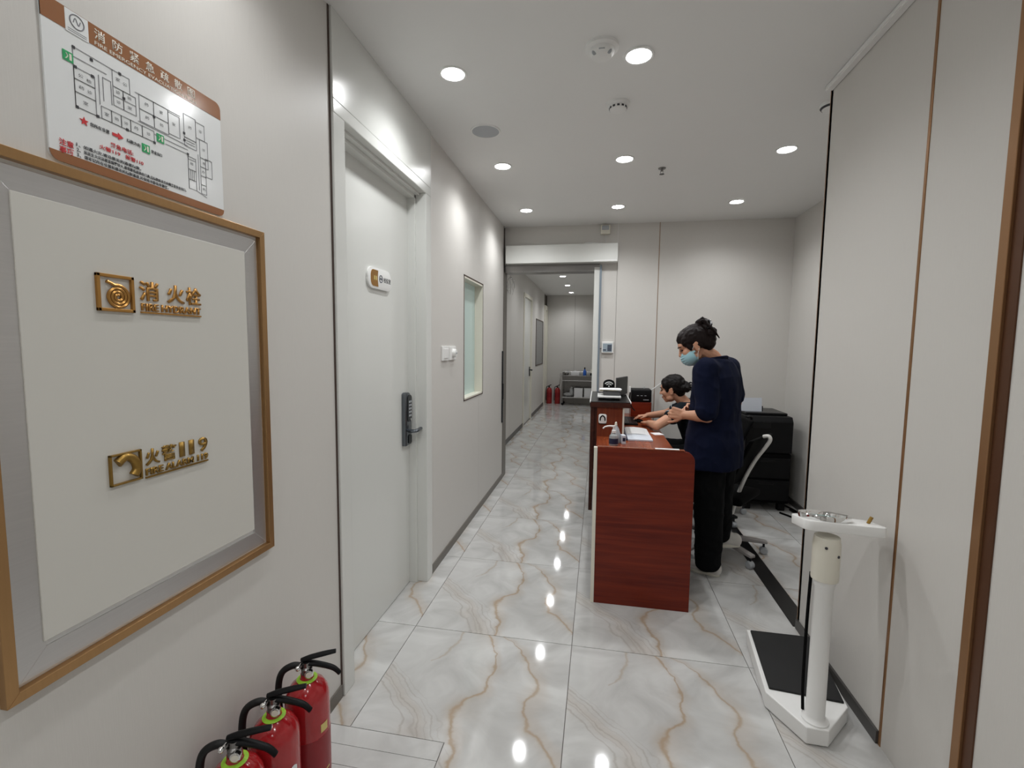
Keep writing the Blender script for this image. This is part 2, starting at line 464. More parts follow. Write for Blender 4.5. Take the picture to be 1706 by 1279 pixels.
# door plaque
pq = thing('door_plaque', 'white rounded room plaque with gold end on the cream door', 'sign', (-1.10, 2.095, 1.72), LEFT)
MB().prism(stadium(0, .255, 0, .103, .045), -.012, 0, 'y', .002).build('plate', 'plastic_white', pq, True)
MB().prism([(.103, .012), (.1, .03), (.098, .052), (.1, .073), (.103, .091), (.05, .091), (.038, .087), (.03, .077), (.026, .064), (.026, .04), (.03, .026), (.038, .016), (.05, .012)], -.0135, -.01, 'y').build('gold_inlay', 'gold', pq)
t_ = MB(); text(t_, '检验室', .165, .245, .040, .066, -.0125, .0005, .01); t_.build('room_name', 'ink', pq)
for k in range(2): MB().box(.058 + k * .018, .068 + k * .018, -.0142, -.0134, .042, .062, .0003).build('inlay_mark', 'yellow', pq)
MB().tube([(.134 + .017 * math.cos(2 * PI * k / 24), -.0122, .054 + .017 * math.sin(2 * PI * k / 24)) for k in range(25)], .0022, 6, smooth=False).build('logo_ring', 'navy_label', pq)
MB().tube([(.126, -.0122, .05), (.131, -.0122, .06), (.138, -.0122, .048), (.142, -.0122, .058)], .0018, 6).build('logo_stroke', 'navy_label', pq)

# ---- window 1 (left wall)
w1 = thing('window_1', 'narrow frosted vision window sunk in the left wall', None); w1['kind'] = 'structure'
b = MB(); e = .008
for a in ((wy0, wy1, wz1 - e, wz1), (wy0, wy1, wz0, wz0 + e), (wy0, wy0 + e, wz0, wz1), (wy1 - e, wy1, wz0, wz1)): b.box(-1.03, XL + .003, *a)
b.build('window_trim', 'seam_dark', w1)
b = MB()
for a in ((wy0 + e, wy1 - e, wz1 - e - .015, wz1 - e), (wy0 + e, wy1 - e, wz0 + e, wz0 + e + .012), (wy0 + e, wy0 + e + .012, wz0 + e, wz1 - e), (wy1 - e - .012, wy1 - e, wz0 + e, wz1 - e)): b.box(-1.15, XL + .001, *a)
b.build('window_lining', 'plastic_cream', w1)
MB().box(-1.082, -1.074, wy0 + e, wy1 - e, wz0 + e, wz1 - e).build('window_pane', 'frost_glow', w1)

# ---- back wall with corridor opening
OX = -.065
wb = MB().box(-1.35, -1.01, YB + .02, YB + .12, 0, ZC).box(-1.01, OX, YB + .02, YB + .12, 2.27, ZC).box(OX + .06, 2.0, YB + .02, YB + .12, 0, ZC)
wb = struct('wall_back', wb, 'wallback', 'back wall of pale beige panels behind the reception desk')
panel([(XL + .001, .162, YB, YB + .02, 2.285, ZC)], wb)
panel([(.0, .162, YB, YB + .02, 0, 2.285), ], wb); panel([(.165, .566, YB, YB + .02, 0, ZC)], wb); panel([(.572, XA, YB, YB + .02, 0, ZC)], wb)
MB().box(.566, .572, YB - .002, YB + .02, 0, ZC).build('seam_strip', 'seam_bronze', wb)
MB().box(.162, .165, YB - .001, YB + .02, 2.45, ZC).build('seam_strip', 'paper', wb)
tag(MB().box(.0, XA, YB - .008, YB + .01, 0, .055).build('baseboard_back', 'baseboard'), 'grey skirting along the back wall', kind='structure')
# opening frame
d2 = thing('door_2', 'open corridor doorway with pale metal jamb and sliding door operator frame', None); d2['kind'] = 'structure'
MB().box(OX, OX + .055, YB - .015, YB + .14, 0, 2.25, .002).build('jamb', 'gloss_white', d2)
MB().box(OX + .055, OX + .075, YB - .022, YB + .02, 0, 2.27, .002).build('jamb_edge', 'alu_edge', d2)
MB().box(XL - .02, OX + .055, YB - .01, YB + .14, 2.21, 2.285, .002).build('lintel', 'steel_dark', d2)  # dark grey puts the shadow above the opening into the lintel's colour
MB().box(-1.03, XL + .004, YB - .055, YB + .12, 0, 2.21, .001).build('jamb', 'baseboard', d2)
op = thing('door_operator', 'long pale sliding-door operator box above the corridor doorway', 'door operator', (-.975, YB - .11, 2.288))
MB().box(0, 1.138, 0, .11, 0, .182, .004).build('cover', 'gloss_white', op)
MB().box(.9, 1.13, -.002, .01, .004, .02, .002).build('end_clip', 'plastic_white', op)
MB().tube([(.80, .03, .183), (.84, .03, .195), (.9, .03, .19), (1.0, .05, .187)], .006).build('cable', 'cable_white', op, True)
hs = thing('door_pull', 'dark green-grey vertical pull bar at the left wall end', 'handle', (XL, 4.855, .62))
MB().box(0, .014, -.016, .016, 0, .765, .004).build('bar', 'lockdark', hs)
MB().box(.0, .018, -.012, .012, .25, .42, .003).build('grip', 'black_plastic', hs)

# ---- alcove right wall, right wall
wa = struct('wall_alcove', MB().box(XA + .02, XA + .15, 2.3, YB + .1, 0, ZC), 'wallback', 'beige panelled side wall of the desk alcove')
panel([(XA, XA + .02, 2.45, 4.338, 0, ZC)], wa); panel([(XA, XA + .02, 4.344, YB, 0, ZC)], wa)
MB().box(XA - .002, XA + .02, 4.338, 4.344, 0, ZC).build('seam_strip', 'seam_bronze', wa)
tag(MB().box(XA - .012, XA, 2.56, YB, 0, .055).build('baseboard_alcove', 'base_dark'), 'dark skirting in the alcove', kind='structure')
wr = struct('wall_right', MB().box(XR + .02, XR + .2, -3.1, 2.53, 0, ZC).box(XR + .02, XA + .02, 2.43, 2.53, 0, ZC), 'wallback', 'right wall of pale beige panels with brown vertical strips')
panel([(XR, XR + .02, 1.826, 2.548, 0, ZC)], wr); panel([(XR, XR + .02, 1.482, 1.814, 0, ZC)], wr)
panel([(XR, XR + .02, .2, 1.42, 0, ZC)], wr); panel([(XR, XR + .02, -1.4, .197, 0, ZC)], wr); panel([(XR, XR + .02, -3.1, -1.403, 0, ZC)], wr)
panel([(XR, XA, 2.53, 2.55, 0, ZC)], wr)
MB().box(XR - .003, XR + .02, 1.814, 1.826, 0, ZC, .001).build('seam_strip', 'trim_brown', wr)
MB().box(XR - .002, XR + .004, 2.547, 2.552, 0, ZC).build('corner_strip', 'seam_bronze', wr)
MB().box(XR - .012, XR + .02, 1.454, 1.484, 0, ZC, .002).build('wide_strip', 'trim_brown', wr)
MB().box(XR - .004, XR + .02, 1.42, 1.454, 0, ZC, .001).build('strip_return', 'trim_dark', wr)
tag(MB().box(XR - .010, XR + .005, 1.828, 2.548, 0, .05, .001).build('baseboard_right', 'base_dark'), 'dark grey skirting at the foot of the right wall', kind='structure')
# cable trunking
ct = thing('cable_trunking', 'white cable trunking along the ceiling edge above the right wall', 'trunking', (1.034, 1.2, 2.655))
MB().box(-.014, .014, 0, 1.335, 0, .024, .002).build('channel', 'plastic_white', ct)
MB().box(-.018, -.012, .0, 1.335, .004, .016, .001).build('lid', 'plastic_white', ct)

# ---- far corridor
wc = struct('wall_corridor', MB().box(-1.45, -1.32, 5.05, 8.15, 0, ZC).box(-1.45, -1.32, 8.15, 9.05, 2.3, ZC).box(-1.45, -1.32, 9.05, YE, 0, ZC), 'wallback', 'left wall of the far corridor beyond the doorway')
for a, bb in ((5.0, 6.9), (6.904, 8.09)): panel([(-1.32, -1.30, a, bb, 0, ZC)], wc)
panel([(-1.32, -1.30, 9.11, 11.2, 0, ZC)], wc); panel([(-1.32, -1.30, 8.09, 9.11, 2.36, ZC)], wc)
tag(MB().box(-1.31, -1.293, 5.06, 8.09, 0, .07).box(-1.31, -1.293, 9.11, 11.2, 0, .07).build('baseboard_corridor', 'base_dark'), 'dark skirting in the far corridor', kind='structure')
d3 = thing('door_3', 'closed cream door with lever handle in the far corridor', None); d3['kind'] = 'structure'
MB().box(-1.40, -1.285, 8.09, 8.15, 0, 2.36, .002).box(-1.40, -1.285, 9.05, 9.11, 0, 2.36, .002).box(-1.40, -1.285, 8.15, 9.05, 2.30, 2.36, .002).build('door_frame', 'plastic_cream', d3)
MB().box(-1.36, -1.315, 8.148, 9.052, 0, 2.305).build('door_leaf', 'gloss_white', d3)
MB().box(-1.315, -1.30, 8.93, 8.98, .85, 1.03, .004).tube([(-1.31, 8.955, .97), (-1.26, 8.955, .97), (-1.255, 8.85, .97)], .012).build('lever_handle', 'lockdark', d3, True)
w2 = thing('window_2', 'dark grey window in the far corridor wall', None); w2['kind'] = 'structure'
MB().box(-1.302, -1.296, 9.75, 10.95, 1.03, 1.98).build('window_pane', 'glass_dark', w2)
MB().box(-1.302, -1.29, 9.73, 9.76, 1.01, 2.0).box(-1.302, -1.29, 10.94, 10.97, 1.01, 2.0).box(-1.302, -1.29, 9.73, 10.97, 1.98, 2.0).box(-1.302, -1.29, 9.73, 10.97, 1.01, 1.03).build('window_frame', 'seam_dark', w2)
d4 = thing('door_4', 'pale door frame at the far end of the corridor', None); d4['kind'] = 'structure'
MB().box(-1.32, -1.27, 11.2, 11.30, 0, 2.4, .002).box(-1.32, -1.27, 11.65, 11.74, 0, 2.4, .002).box(-1.32, -1.27, 11.3, 11.65, 2.3, 2.4, .002).build('door_frame', 'plastic_cream', d4)
MB().box(-1.32, -1.31, 11.3, 11.65, 0, 2.3).build('door_leaf', 'gloss_white', d4)
we = struct('wall_end', MB().box(-1.45, .45, YE + .02, YE + .12, 0, ZC), 'wallback', 'end wall of the far corridor')
panel([(-1.3, -.602, YE, YE + .02, 0, ZC)], we); panel([(-.598, .32, YE, YE + .02, 0, ZC)], we)
wcr = struct('wall_corridor_right', MB().box(.34, .45, 5.07, YE, 0, ZC), 'wallback', 'right wall of the far corridor')
panel([(.32, .34, 5.07, YE, 0, ZC)], wcr)
struct('wall_front', MB().box(-1.2, 1.3, -3.2, -3.1, 0, ZC), 'wallpanel', 'plain wall behind the viewpoint')

# ================================================================== CEILING FITTINGS
def downlight(x, y, label, group='recessed ceiling downlights', power=LIGHT_W):
    t = thing('downlight', label, 'downlight', (x, y, ZC), 0, group)
    MB().lathe([(.050, -.001), (.062, -.001), (.064, -.004), (.061, -.007), (.053, -.006), (.050, -.001)], 32).build('trim_ring', 'plastic_white', t, True)
    MB().lathe([(0, -.004), (.050, -.004), (.050, 0), (0, 0)], 32).build('lens', 'lens', t)
    l = bpy.data.lights.new('downlight_lamp', 'SPOT'); l.energy = power; l.color = LIGHT_COL
    l.spot_size = math.radians(152); l.spot_blend = 1.0; l.shadow_soft_size = .04
    o = bpy.data.objects.new('downlight_lamp', l); C.objects.link(o); o.parent = t; o.location = (0, 0, -.05)
    return t
cols = ((-.685, 'left row'), (.135, 'middle row'), (1.115, 'right row'))
for r, (yy, w_) in enumerate(((2.15, 'nearest in view'), (3.27, 'second in view'), (4.345, 'third in view, by the back wall'))):
    for x_, cn in cols:
        if x_ > 1 and r == 0: continue
        downlight(x_, yy, f'glaring round recessed downlight in the {cn}, {w_}')
for yy, w_, pw in ((1.04, 'just ahead of the viewpoint', .5), (-.07, 'right above the viewpoint', .5), (-1.18, 'just behind the viewpoint', .7), (-2.3, 'farthest behind the viewpoint', .7)):
    for x_, cn in cols[:2]: downlight(x_, yy, f'recessed downlight in the {cn}, out of the picture, {w_}', 'recessed ceiling downlights out of view', LIGHT_W * pw)
for yy, s_ in ((8.5, 'nearest of three seen through the doorway'), (9.78, 'middle of three seen through the doorway'), (11.1, 'farthest of three seen through the doorway')):
    downlight(-.665, yy, f'small recessed corridor downlight, {s_}', 'corridor downlights', LIGHT_W * 1.15)
for yy, w_ in ((5.9, 'nearer'), (7.2, 'farther')): downlight(-.665, yy, f'corridor downlight hidden above the doorway lintel, the {w_} one', 'corridor downlights', LIGHT_W * .9)

sm = thing('emergency_speaker', 'round white ceiling beacon with two dark ovals beside the nearest middle light', 'ceiling beacon', (-.019, 2.065, ZC))
MB().lathe([(0, 0), (.068, 0), (.068, -.012), (.055, -.016), (0, -.016)], 32).build('base', 'plastic_white', sm, True)
MB().lathe([(.05, -.012), (.05, -.03), (.04, -.042), (.02, -.046), (0, -.047)], 32).build('dome', 'plastic_white', sm, True)
for s_ in (-1, 1):
    MB().ball((.03 * s_, -.028, -.035), (.010, .006, .013), seg=12).build('slot', 'plastic_grey', sm, True)
MB().box(-.012, .012, -.048, -.04, -.036, -.033).build('lip', 'plastic_grey', sm)
s2 = thing('smoke_detector', 'small white smoke detector with dark vents on the ceiling', 'smoke detector', (.065, 2.547, ZC))
MB().lathe([(0, 0), (.058, 0), (.058, -.010), (.05, -.014), (0, -.014)], 32).build('base', 'plastic_white', s2, True)
MB().lathe([(.044, -.014), (.042, -.03), (.032, -.036), (0, -.037)], 32).build('cap', 'plastic_white', s2, True)
for k in range(12):
    a = 2 * PI * k / 12
    MB().box(-.006, .006, -.0025, .0025, -.027, -.019, M=Matrix.Rotation(a, 4, 'Z') @ Matrix.Translation((0, -.0425, 0))).build('vent', 'ink', s2)
s3 = thing('ceiling_speaker', 'flush round grey speaker grille in the ceiling near the door', 'speaker', (-.675, 2.734, ZC))
MB().lathe([(0, -.004), (.078, -.004), (.078, 0), (0, 0)], 40).build('grille', 'plastic_grey', s3)
MB().lathe([(.078, 0), (.078, -.006), (.085, -.006), (.087, 0), (.078, 0)], 40).build('rim', 'plastic_white', s3, True)
s4 = thing('sprinkler', 'small dark sprinkler head hanging from the ceiling', 'sprinkler', (.398, 3.478, ZC))
MB().lathe([(0, 0), (.026, 0), (.024, -.006), (.010, -.010), (.008, -.022), (0, -.022)], 20).build('escutcheon', 'steel_dark', s4, True)
MB().lathe([(0, -.040), (.016, -.040), (.016, -.042), (0, -.042)], 16).box(-.010, -.008, -.002, .002, -.042, -.02).box(.008, .010, -.002, .002, -.042, -.02).build('deflector', 'lockdark', s4)
s5 = thing('wall_detector', 'white detector half hidden at the alcove ceiling edge', 'smoke detector', (1.127, 2.72, ZC))
MB().lathe([(0, 0), (.055, 0), (.055, -.012), (.04, -.03), (0, -.032)], 28).build('cap', 'plastic_white', s5, True)
MB().lathe([(.05, -.016), (.053, -.016), (.047, -.024), (.044, -.024), (.05, -.016)], 28).build('vent_ring', 'ink', s5)

# ================================================================== LEFT WALL THINGS
# fire hydrant cabinet
hy0, hz0 = .587, .812
hc = thing('fire_hydrant_cabinet', 'bronze framed flush fire hydrant cabinet door with gold symbols', 'hydrant cabinet', (XL, hy0, hz0), LEFT)
HW, HH, fwid = .680, .965, .019
def frame_rails(t, W_, H_, wd, y0, y1, mt, name, off=0):
    for pts in ([(0, 0), (W_, 0), (W_ - wd, wd), (wd, wd)], [(0, H_), (wd, H_ - wd), (W_ - wd, H_ - wd), (W_, H_)],
                [(0, 0), (wd, wd), (wd, H_ - wd), (0, H_)], [(W_, 0), (W_, H_), (W_ - wd, H_ - wd), (W_ - wd, wd)]):
        MB().prism([(p[0] + off, p[1] + off) for p in pts], y0, y1, 'y', .0008).build(name, mt, t)
frame_rails(hc, HW, HH, fwid, -.016, 0, 'bronze', 'frame_rail')
MB().prism([(fwid, fwid), (HW - fwid, fwid), (HW - fwid, HH - fwid), (fwid, HH - fwid)], -.001, .001, 'y').build('cabinet_gap', 'plastic_white', hc)
frame_rails(hc, HW - .050, HH - .052, .046, -.0055, -.001, 'steel', 'steel_edge', .025)
MB().box(.066, HW - .074, -.008, -.001, .082, HH - .070, .001).build('door_panel', 'cabpanel', hc)
GY = -.012
def Yl(yw): return yw - hy0
def Zl(zw): return zw - hz0
ic = MB()
x0, x1, z0, z1 = Yl(.782), Yl(.859), Zl(1.512), Zl(1.588); t_ = .0065
for a in ((x0, x1, z1 - t_, z1), (x0, x1, z0, z0 + t_), (x0, x0 + t_, z0, z1), (x1 - t_, x1, z0, z1)): ic.box(a[0], a[1], GY - .002, GY + .005, a[2], a[3], .0008)
ic.build('symbol_border', 'gold', hc)
cx, cz = (x0 + x1) / 2 + .004, (z0 + z1) / 2 - .007
sp = []
for k in range(0, 66):
    a = k * .30; r = .0035 + .0213 * k / 65
    sp.append((cx + r * math.cos(a + 1.2), GY + .001, cz + r * math.sin(a + 1.2)))
sp += [(cx - .012, GY + .001, cz + .0265), (cx - .022, GY + .001, cz + .030)]
MB().tube(sp, .0034, 6, smooth=False).build('hose_symbol', 'gold', hc, True)
for s_, a in (('消', (.873, .919)), ('火', (.940, .986)), ('栓', (.992, 1.034))):
    b = MB(); text(b, s_, Yl(a[0]), Yl(a[1]), Zl(1.541), Zl(1.584), GY, .006, .014); b.build('lettering', 'gold', hc)
b = MB(); text(b, 'FIRE HYDRANT', Yl(.876), Yl(1.032), Zl(1.519), Zl(1.535), GY, .006, .02); b.build('lettering', 'gold', hc); MB().box(Yl(.874), Yl(1.032), GY, GY + .005, Zl(1.513), Zl(1.5165)).build('underline', 'gold', hc)
ic = MB(); x0, x1, z0, z1 = Yl(.786), Yl(.855), Zl(1.146), Zl(1.213); t_ = .004
for a in ((x0, x1, z1 - t_, z1), (x0, x1, z0, z0 + t_), (x0, x0 + t_, z0, z1), (x1 - t_, x1, z0, z1)): ic.box(a[0], a[1], GY - .002, GY + .005, a[2], a[3], .0008)
ic.build('symbol_border', 'gold_dark', hc)
MB().tube([(x0 + .016, GY + .001, z1 - .020), (x0 + .034, GY + .001, z1 - .010), (x0 + .052, GY + .001, z1 - .020), (x0 + .058, GY + .001, z1 - .040), (x0 + .050, GY + .001, z1 - .054)], [.010, .009, .0095, .009, .010], 10).build('telephone_symbol', 'gold_dark', hc, True)
for s_, a, bb in (('火', (.866, .900), (1.171, 1.208)), ('警', (.906, .944), (1.171, 1.208)), ('1', (.953, .966), (1.171, 1.207)), ('1', (.980, .993), (1.171, 1.207)), ('9', (1.008, 1.034), (1.171, 1.207))):
    b = MB(); text(b, s_, Yl(a[0]), Yl(a[1]), Zl(bb[0]), Zl(bb[1]), GY, .006, .008 if s_ in '19' else .016); b.build('lettering', 'gold_dark', hc)
b = MB(); text(b, 'FIRE ALARM 119', Yl(.865), Yl(1.034), Zl(1.149), Zl(1.165), GY, .006, .02); b.build('lettering', 'gold_dark', hc); MB().box(Yl(.864), Yl(1.034), GY, GY + .005, Zl(1.143), Zl(1.1465)).build('underline', 'gold_dark', hc)

# evacuation plan sign
ev = thing('evacuation_sign', 'white acrylic fire evacuation plan board with brown header above the hydrant cabinet', 'sign', (XL, .721, 1.786), LEFT)
EW, EH = .407, .289
MB().prism(stadium(0, EW, 0, EH, .016), -.004, 0, 'y').build('board', 'sign_white', ev, True)
def corner_band(z0, z1, top):
    r = .016; pts = []
    if top: pts = [(0, z0), (EW, z0)] + [(EW - r + r * math.cos(math.radians(a)), z1 - r + r * math.sin(math.radians(a))) for a in range(0, 91, 15)] + [(r + r * math.cos(math.radians(a)), z1 - r + r * math.sin(math.radians(a))) for a in range(90, 181, 15)]
    else: pts = [(EW, z1), (0, z1)] + [(r - r * math.cos(math.radians(a)), r - r * math.sin(math.radians(a))) for a in range(0, 91, 15)] + [(EW - r + r * math.sin(math.radians(a)), r - r * math.cos(math.radians(a))) for a in range(0, 91, 15)]
    return pts
MB().prism(corner_band(EH - .040, EH, True), -.0046, -.002, 'y').build('header_band', 'sign_brown', ev)
MB().prism(corner_band(0, .018, False), -.0046, -.002, 'y').build('footer_band', 'sign_brown', ev)
F = -.0052
MB().box(.040, .081, F, -.003, EH - .042, EH - .001).build('logo_plate', 'sign_white', ev)
lg = MB()
n_ = 28; cx_, cz_ = .0605, EH - .017
lg.tube([(cx_ + .0125 * math.cos(2 * PI * k / n_), F - .0001, cz_ + .0125 * math.sin(2 * PI * k / n_)) for k in range(n_ + 1)], .0011, 6, smooth=False)
lg.tube([(.054, F, EH - .020), (.058, F, EH - .011), (.063, F, EH - .022), (.067, F, EH - .013)], .0009, 6)
lg.build('logo', 'ink_grey', ev)
for k in range(2): MB().box(.044, .077, F - .0003, F, EH - .0355 - k * .0035, EH - .0345 - k * .0035).build('logo_caption', 'ink_grey', ev)
for k, ch in enumerate('消防紧急疏散图'):
    b = MB(); text(b, ch, .092 + k * .0358, .113 + k * .0358, EH - .0255, EH - .0055, F, .0006, .006); b.build('title_character', 'ink_pale', ev)
b = MB(); text(b, 'FIRE EMERGENCY EVACUATION PLAN', .092, .330, EH - .0370, EH - .0300, F, .0006, 0); b.build('subtitle_lettering', 'ink_pale', ev)
# plan print: outlines in board units (x 0..407, z 0..289 mm)
lines = []
def R_(x0, z0, x1, z1): lines.extend([(x0, z0, x1, z0), (x1, z0, x1, z1), (x1, z1, x0, z1), (x0, z1, x0, z0)])
lines += [(50, 224, 50, 114), (50, 224, 128, 222), (50, 114, 212, 114), (50, 206, 112, 206), (96, 196, 96, 140), (104, 196, 120, 196), (120, 196, 120, 150), (104, 196, 104, 150)]
R_(50, 166, 88, 188); R_(50, 142, 88, 166); R_(50, 114, 88, 142)
R_(124, 190, 160, 222); R_(124, 152, 145, 190); R_(145, 152, 172, 190); lines += [(124, 172, 145, 172), (145, 172, 172, 172)]
R_(98, 114, 118, 138); R_(118, 114, 138, 138); R_(138, 114, 158, 138); R_(158, 114, 184, 138); R_(184, 114, 212, 138)
R_(180, 172, 214, 202); R_(180, 146, 214, 172); R_(214, 172, 250, 202); R_(214, 146, 250, 172); R_(250, 150, 280, 198)
lines += [(172, 202, 282, 202), (176, 144, 300, 142), (212, 132, 300, 132), (240, 122, 300, 122), (300, 112, 322, 112)]
R_(292, 160, 326, 214); R_(326, 172, 352, 210); R_(292, 140, 326, 160); R_(336, 128, 360, 172); R_(336, 106, 360, 128); R_(352, 86, 372, 130); R_(336, 84, 352, 106); R_(336, 62, 352, 84); R_(336, 40, 352, 62)
R_(300, 88, 322, 118); R_(300, 64, 322, 88); R_(300, 42, 322, 64); lines += [(322, 42, 352, 34), (300, 118, 300, 42), (330, 132, 330, 46), (306, 64, 306, 88), (311, 64, 311, 88), (316, 64, 316, 88), (296, 154, 322, 154), (296, 148, 322, 148)]
b = MB()
for (xa, za, xb, zb) in lines:
    d = Vector((xb - xa, 0, zb - za)); l_ = d.length
    a = math.atan2(d.z, d.x)
    b.box(-.0004, l_ / 1000 + .0004, F + .0002, F + .0008, -.0004, .0004, M=Matrix.Translation((xa / 1000, 0, za / 1000)) @ Matrix.Rotation(-a, 4, 'Y'))
tag(b.build('floor_plan_print', 'ink_grey', ev), kind='stuff')
b = MB()
for (x, z) in ((52, 223), (84, 218), (53, 188), (84, 187), (52, 114), (90, 114), (140, 222), (146, 176), (150, 114), (212, 113), (214, 170), (300, 122), (292, 152), (292, 168)):
    b.box(x / 1000 - .0026, x / 1000 + .0026, F, F + .0008, z / 1000 - .0026, z / 1000 + .0026)
for (x, z) in ((62, 176), (77, 174), (62, 154), (77, 153), (68, 128), (135, 208), (150, 206), (134, 182), (158, 182), (134, 162), (158, 162), (197, 188), (197, 160), (232, 188), (232, 160), (264, 176), (309, 188), (340, 192), (108, 126), (128, 126), (148, 126), (170, 126), (198, 126), (310, 103), (348, 150), (348, 117), (344, 95), (344, 52)):
    text(b, random.choice('诊室检验办公药房'), x / 1000 - .0045, x / 1000 + .0045, z / 1000 - .0032, z / 1000 + .0032, F + .0002, 0)
tag(b.build('plan_marks', 'ink', ev), kind='stuff')
for (x, z) in ((41, 200), (227, 128), (190, 91)):
    X, Z = x / 1000, z / 1000
    em = MB().box(X - .009, X + .009, F, F + .0008, Z - .009, Z + .009).build('exit_mark', 'ink_green', ev)
    MB().tube([(X - .004, F - .0002, Z + .005), (X - .001, F - .0002, Z), (X - .005, F - .0002, Z - .006)], .0009, 5).build('exit_figure', 'ink_pale', em)
    MB().box(X + .002, X + .006, F - .0005, F, Z - .006, Z + .006).build('exit_door', 'ink_pale', em)
st = [(.063 + (.0085 if k % 2 == 0 else .0036) * math.sin(k * PI / 5), .092 + (.0085 if k % 2 == 0 else .0036) * math.cos(k * PI / 5)) for k in range(10)]
MB().prism(st, F, F + .0008, 'y').build('star_mark', 'ink_red', ev)
MB().prism([(.117, .089), (.129, .089), (.129, .085), (.140, .092), (.129, .099), (.129, .095), (.117, .095)], F, F + .0008, 'y').build('arrow_mark', 'ink_red', ev)
def sign_text(s_, x0, x1, zc, h, mt, off=.008):
    b = MB(); text(b, s_, x0 / 1000, x1 / 1000, (zc - h / 2) / 1000, (zc + h / 2) / 1000, F, .0004, off); b.build('lettering', mt, ev)
sign_text('紧急电话:', 112, 160, 69, 10, 'ink_red', .012)
sign_text('火警119', 89, 131, 56, 9, 'ink_red', .012); sign_text('报警110', 142, 182, 56, 9, 'ink_red', .012)
sign_text('注意', 16, 41, 37, 12, 'ink_red', .018); sign_text('事项', 16, 41, 23, 12, 'ink_red', .018)
sign_text('您所在位置', 74, 111, 92, 7.5, 'ink'); sign_text('疏散方向', 147, 177, 92, 7.5, 'ink'); sign_text('安全出口', 203, 229, 91, 7.5, 'ink')
for k, s_ in enumerate(('如遇火灾,请沿最近的通道疏散。', '如发生火灾且楼道烟雾较大,请弯腰低姿捂住口鼻;沿疏散标志方向撤离至安全出口。', '请牢记所在位置和最近的疏散通道,并保持冷静有序撤离。')):
    sign_text('%d、' % (k + 1), 46, 53, 42 - k * 9.5, 7, 'ink'); sign_text(s_, 59, (176, 290, 242)[k], 42 - k * 9.5, 7.2, 'ink')

# switches
for k, (ya, lb) in enumerate(((2.905, 'flat white rocker switch plate, nearer of the pair beside the window'), (3.055, 'white socket plate with round knob, farther of the pair beside the window'))):
    s_ = thing('wall_switch' if k == 0 else 'wall_socket', lb, 'switch' if k == 0 else 'socket', (XL, ya, 1.342), LEFT)
    MB().box(0, .125 if k == 0 else .135, -.012, 0, 0, .095, .003).build('plate', 'plastic_white', s_)
    if k == 0: MB().box(.02, .105, -.016, -.01, .015, .08, .003).build('rocker', 'plastic_white', s_)
    else:
        MB().lathe([(0, 0), (.03, 0), (.026, .022), (0, .024)], 20, Matrix.Translation((.07, -.012, .048)) @ Rx90).build('knob', 'plastic_white', s_, True)
        MB().box(.055, .085, -.038, -.034, .044, .052).build('slot', 'plastic_grey', s_)

# ================================================================== FIRE EXTINGUISHERS
def extinguisher(loc, rz, label, group, stickers):
    t = thing('fire_extinguisher', label, 'fire extinguisher', loc, rz, group)
    R = .066
    cy = MB().lathe([(0, .006), (R - .006, .006), (R - .004, 0), (R, .004), (R, .33), (R - .004, .35), (R - .016, .371), (R - .036, .386), (.022, .392), (.019, .398), (.019, .408), (0, .408)], 36).build('cylinder', 'red_paint', t, True)
    MB().lathe([(R + .0006, .07), (R + .0006, .22)], 36).build('label_wrap', 'extlabel', t, True)
    MB().lathe([(.031, .3905), (.024, .3938), (.020, .3945)], 28).build('collar_sticker', 'lime', t, True)
    MB().lathe([(0, .395), (.017, .395), (.017, .425), (.012, .43), (.012, .445), (0, .445)], 20).build('valve', 'steel_dark', t, True)
    g = MB().lathe([(0, 0), (.013, 0), (.013, .010), (.010, .012), (0, .012)], 18, Matrix.Translation((.010, -.014, .416)) @ Rx90).build('gauge', 'chrome', t, True)
    MB().lathe([(0, .0121), (.0095, .0121), (0, .0123)], 18, Matrix.Translation((.010, -.014, .416)) @ Rx90).build('dial', 'plastic_cream', g)
    MB().tube([(-.012, 0, .440), (.02, 0, .437), (.075, 0, .415), (.098, 0, .392)], [.010, .011, .010, .009], 10, flat=.75).build('carry_handle', 'black_plastic', t, True)
    MB().tube([(-.016, 0, .452), (.01, 0, .458), (.05, 0, .464), (.088, 0, .468)], [.008, .010, .010, .008], 10, flat=.75).build('squeeze_lever', 'black_plastic', t, True)
    MB().tube([(-.015, -.006, .44), (-.02, -.02, .44)], .006, 10).ball((-.022, -.022, .44), .008, seg=10).build('safety_pin', 'chrome', t, True)
    MB().tube([(-.012, 0, .432), (-.04, 0, .438), (-.072, 0, .42), (-.084, 0, .37), (-.082, 0, .28), (-.080, 0, .12), (-.080, 0, .07)], [.009, .010, .010, .010, .010, .010, .013], 12).build('hose', 'rubber', t, True)
    for k in stickers:
        nm, mt, a, z0, z1, wd = k
        b = MB(); n = 8; bm = b.bm
        va = [bm.verts.new(((R + .0012) * math.cos(a + wd * (i / n - .5)), (R + .0012) * math.sin(a + wd * (i / n - .5)), z0 + (.0 if nm != 'seal' else .008 * (1 - math.sin(PI * i / n))))) for i in range(n + 1)]
        vb = [bm.verts.new(((R + .0012) * math.cos(a + wd * (i / n - .5)), (R + .0012) * math.sin(a + wd * (i / n - .5)), z1 - (.0 if nm != 'seal' else .008 * (1 - math.sin(PI * i / n))))) for i in range(n + 1)]
        for i in range(n): bm.faces.new((va[i], va[i + 1], vb[i + 1], vb[i]))
        b.build(nm, mt, t, True)
    return t
g_ = 'red fire extinguishers in a row under the hydrant cabinet'
extinguisher((-.885, 1.262, 0), .42, 'red fire extinguisher with small yellow sticker, farthest of the three beneath the hydrant cabinet', g_, [('sticker', 'yellow', -.62, .235, .262, .4), ('band', 'yellow', -1.2, .098, .103, 1.8)])
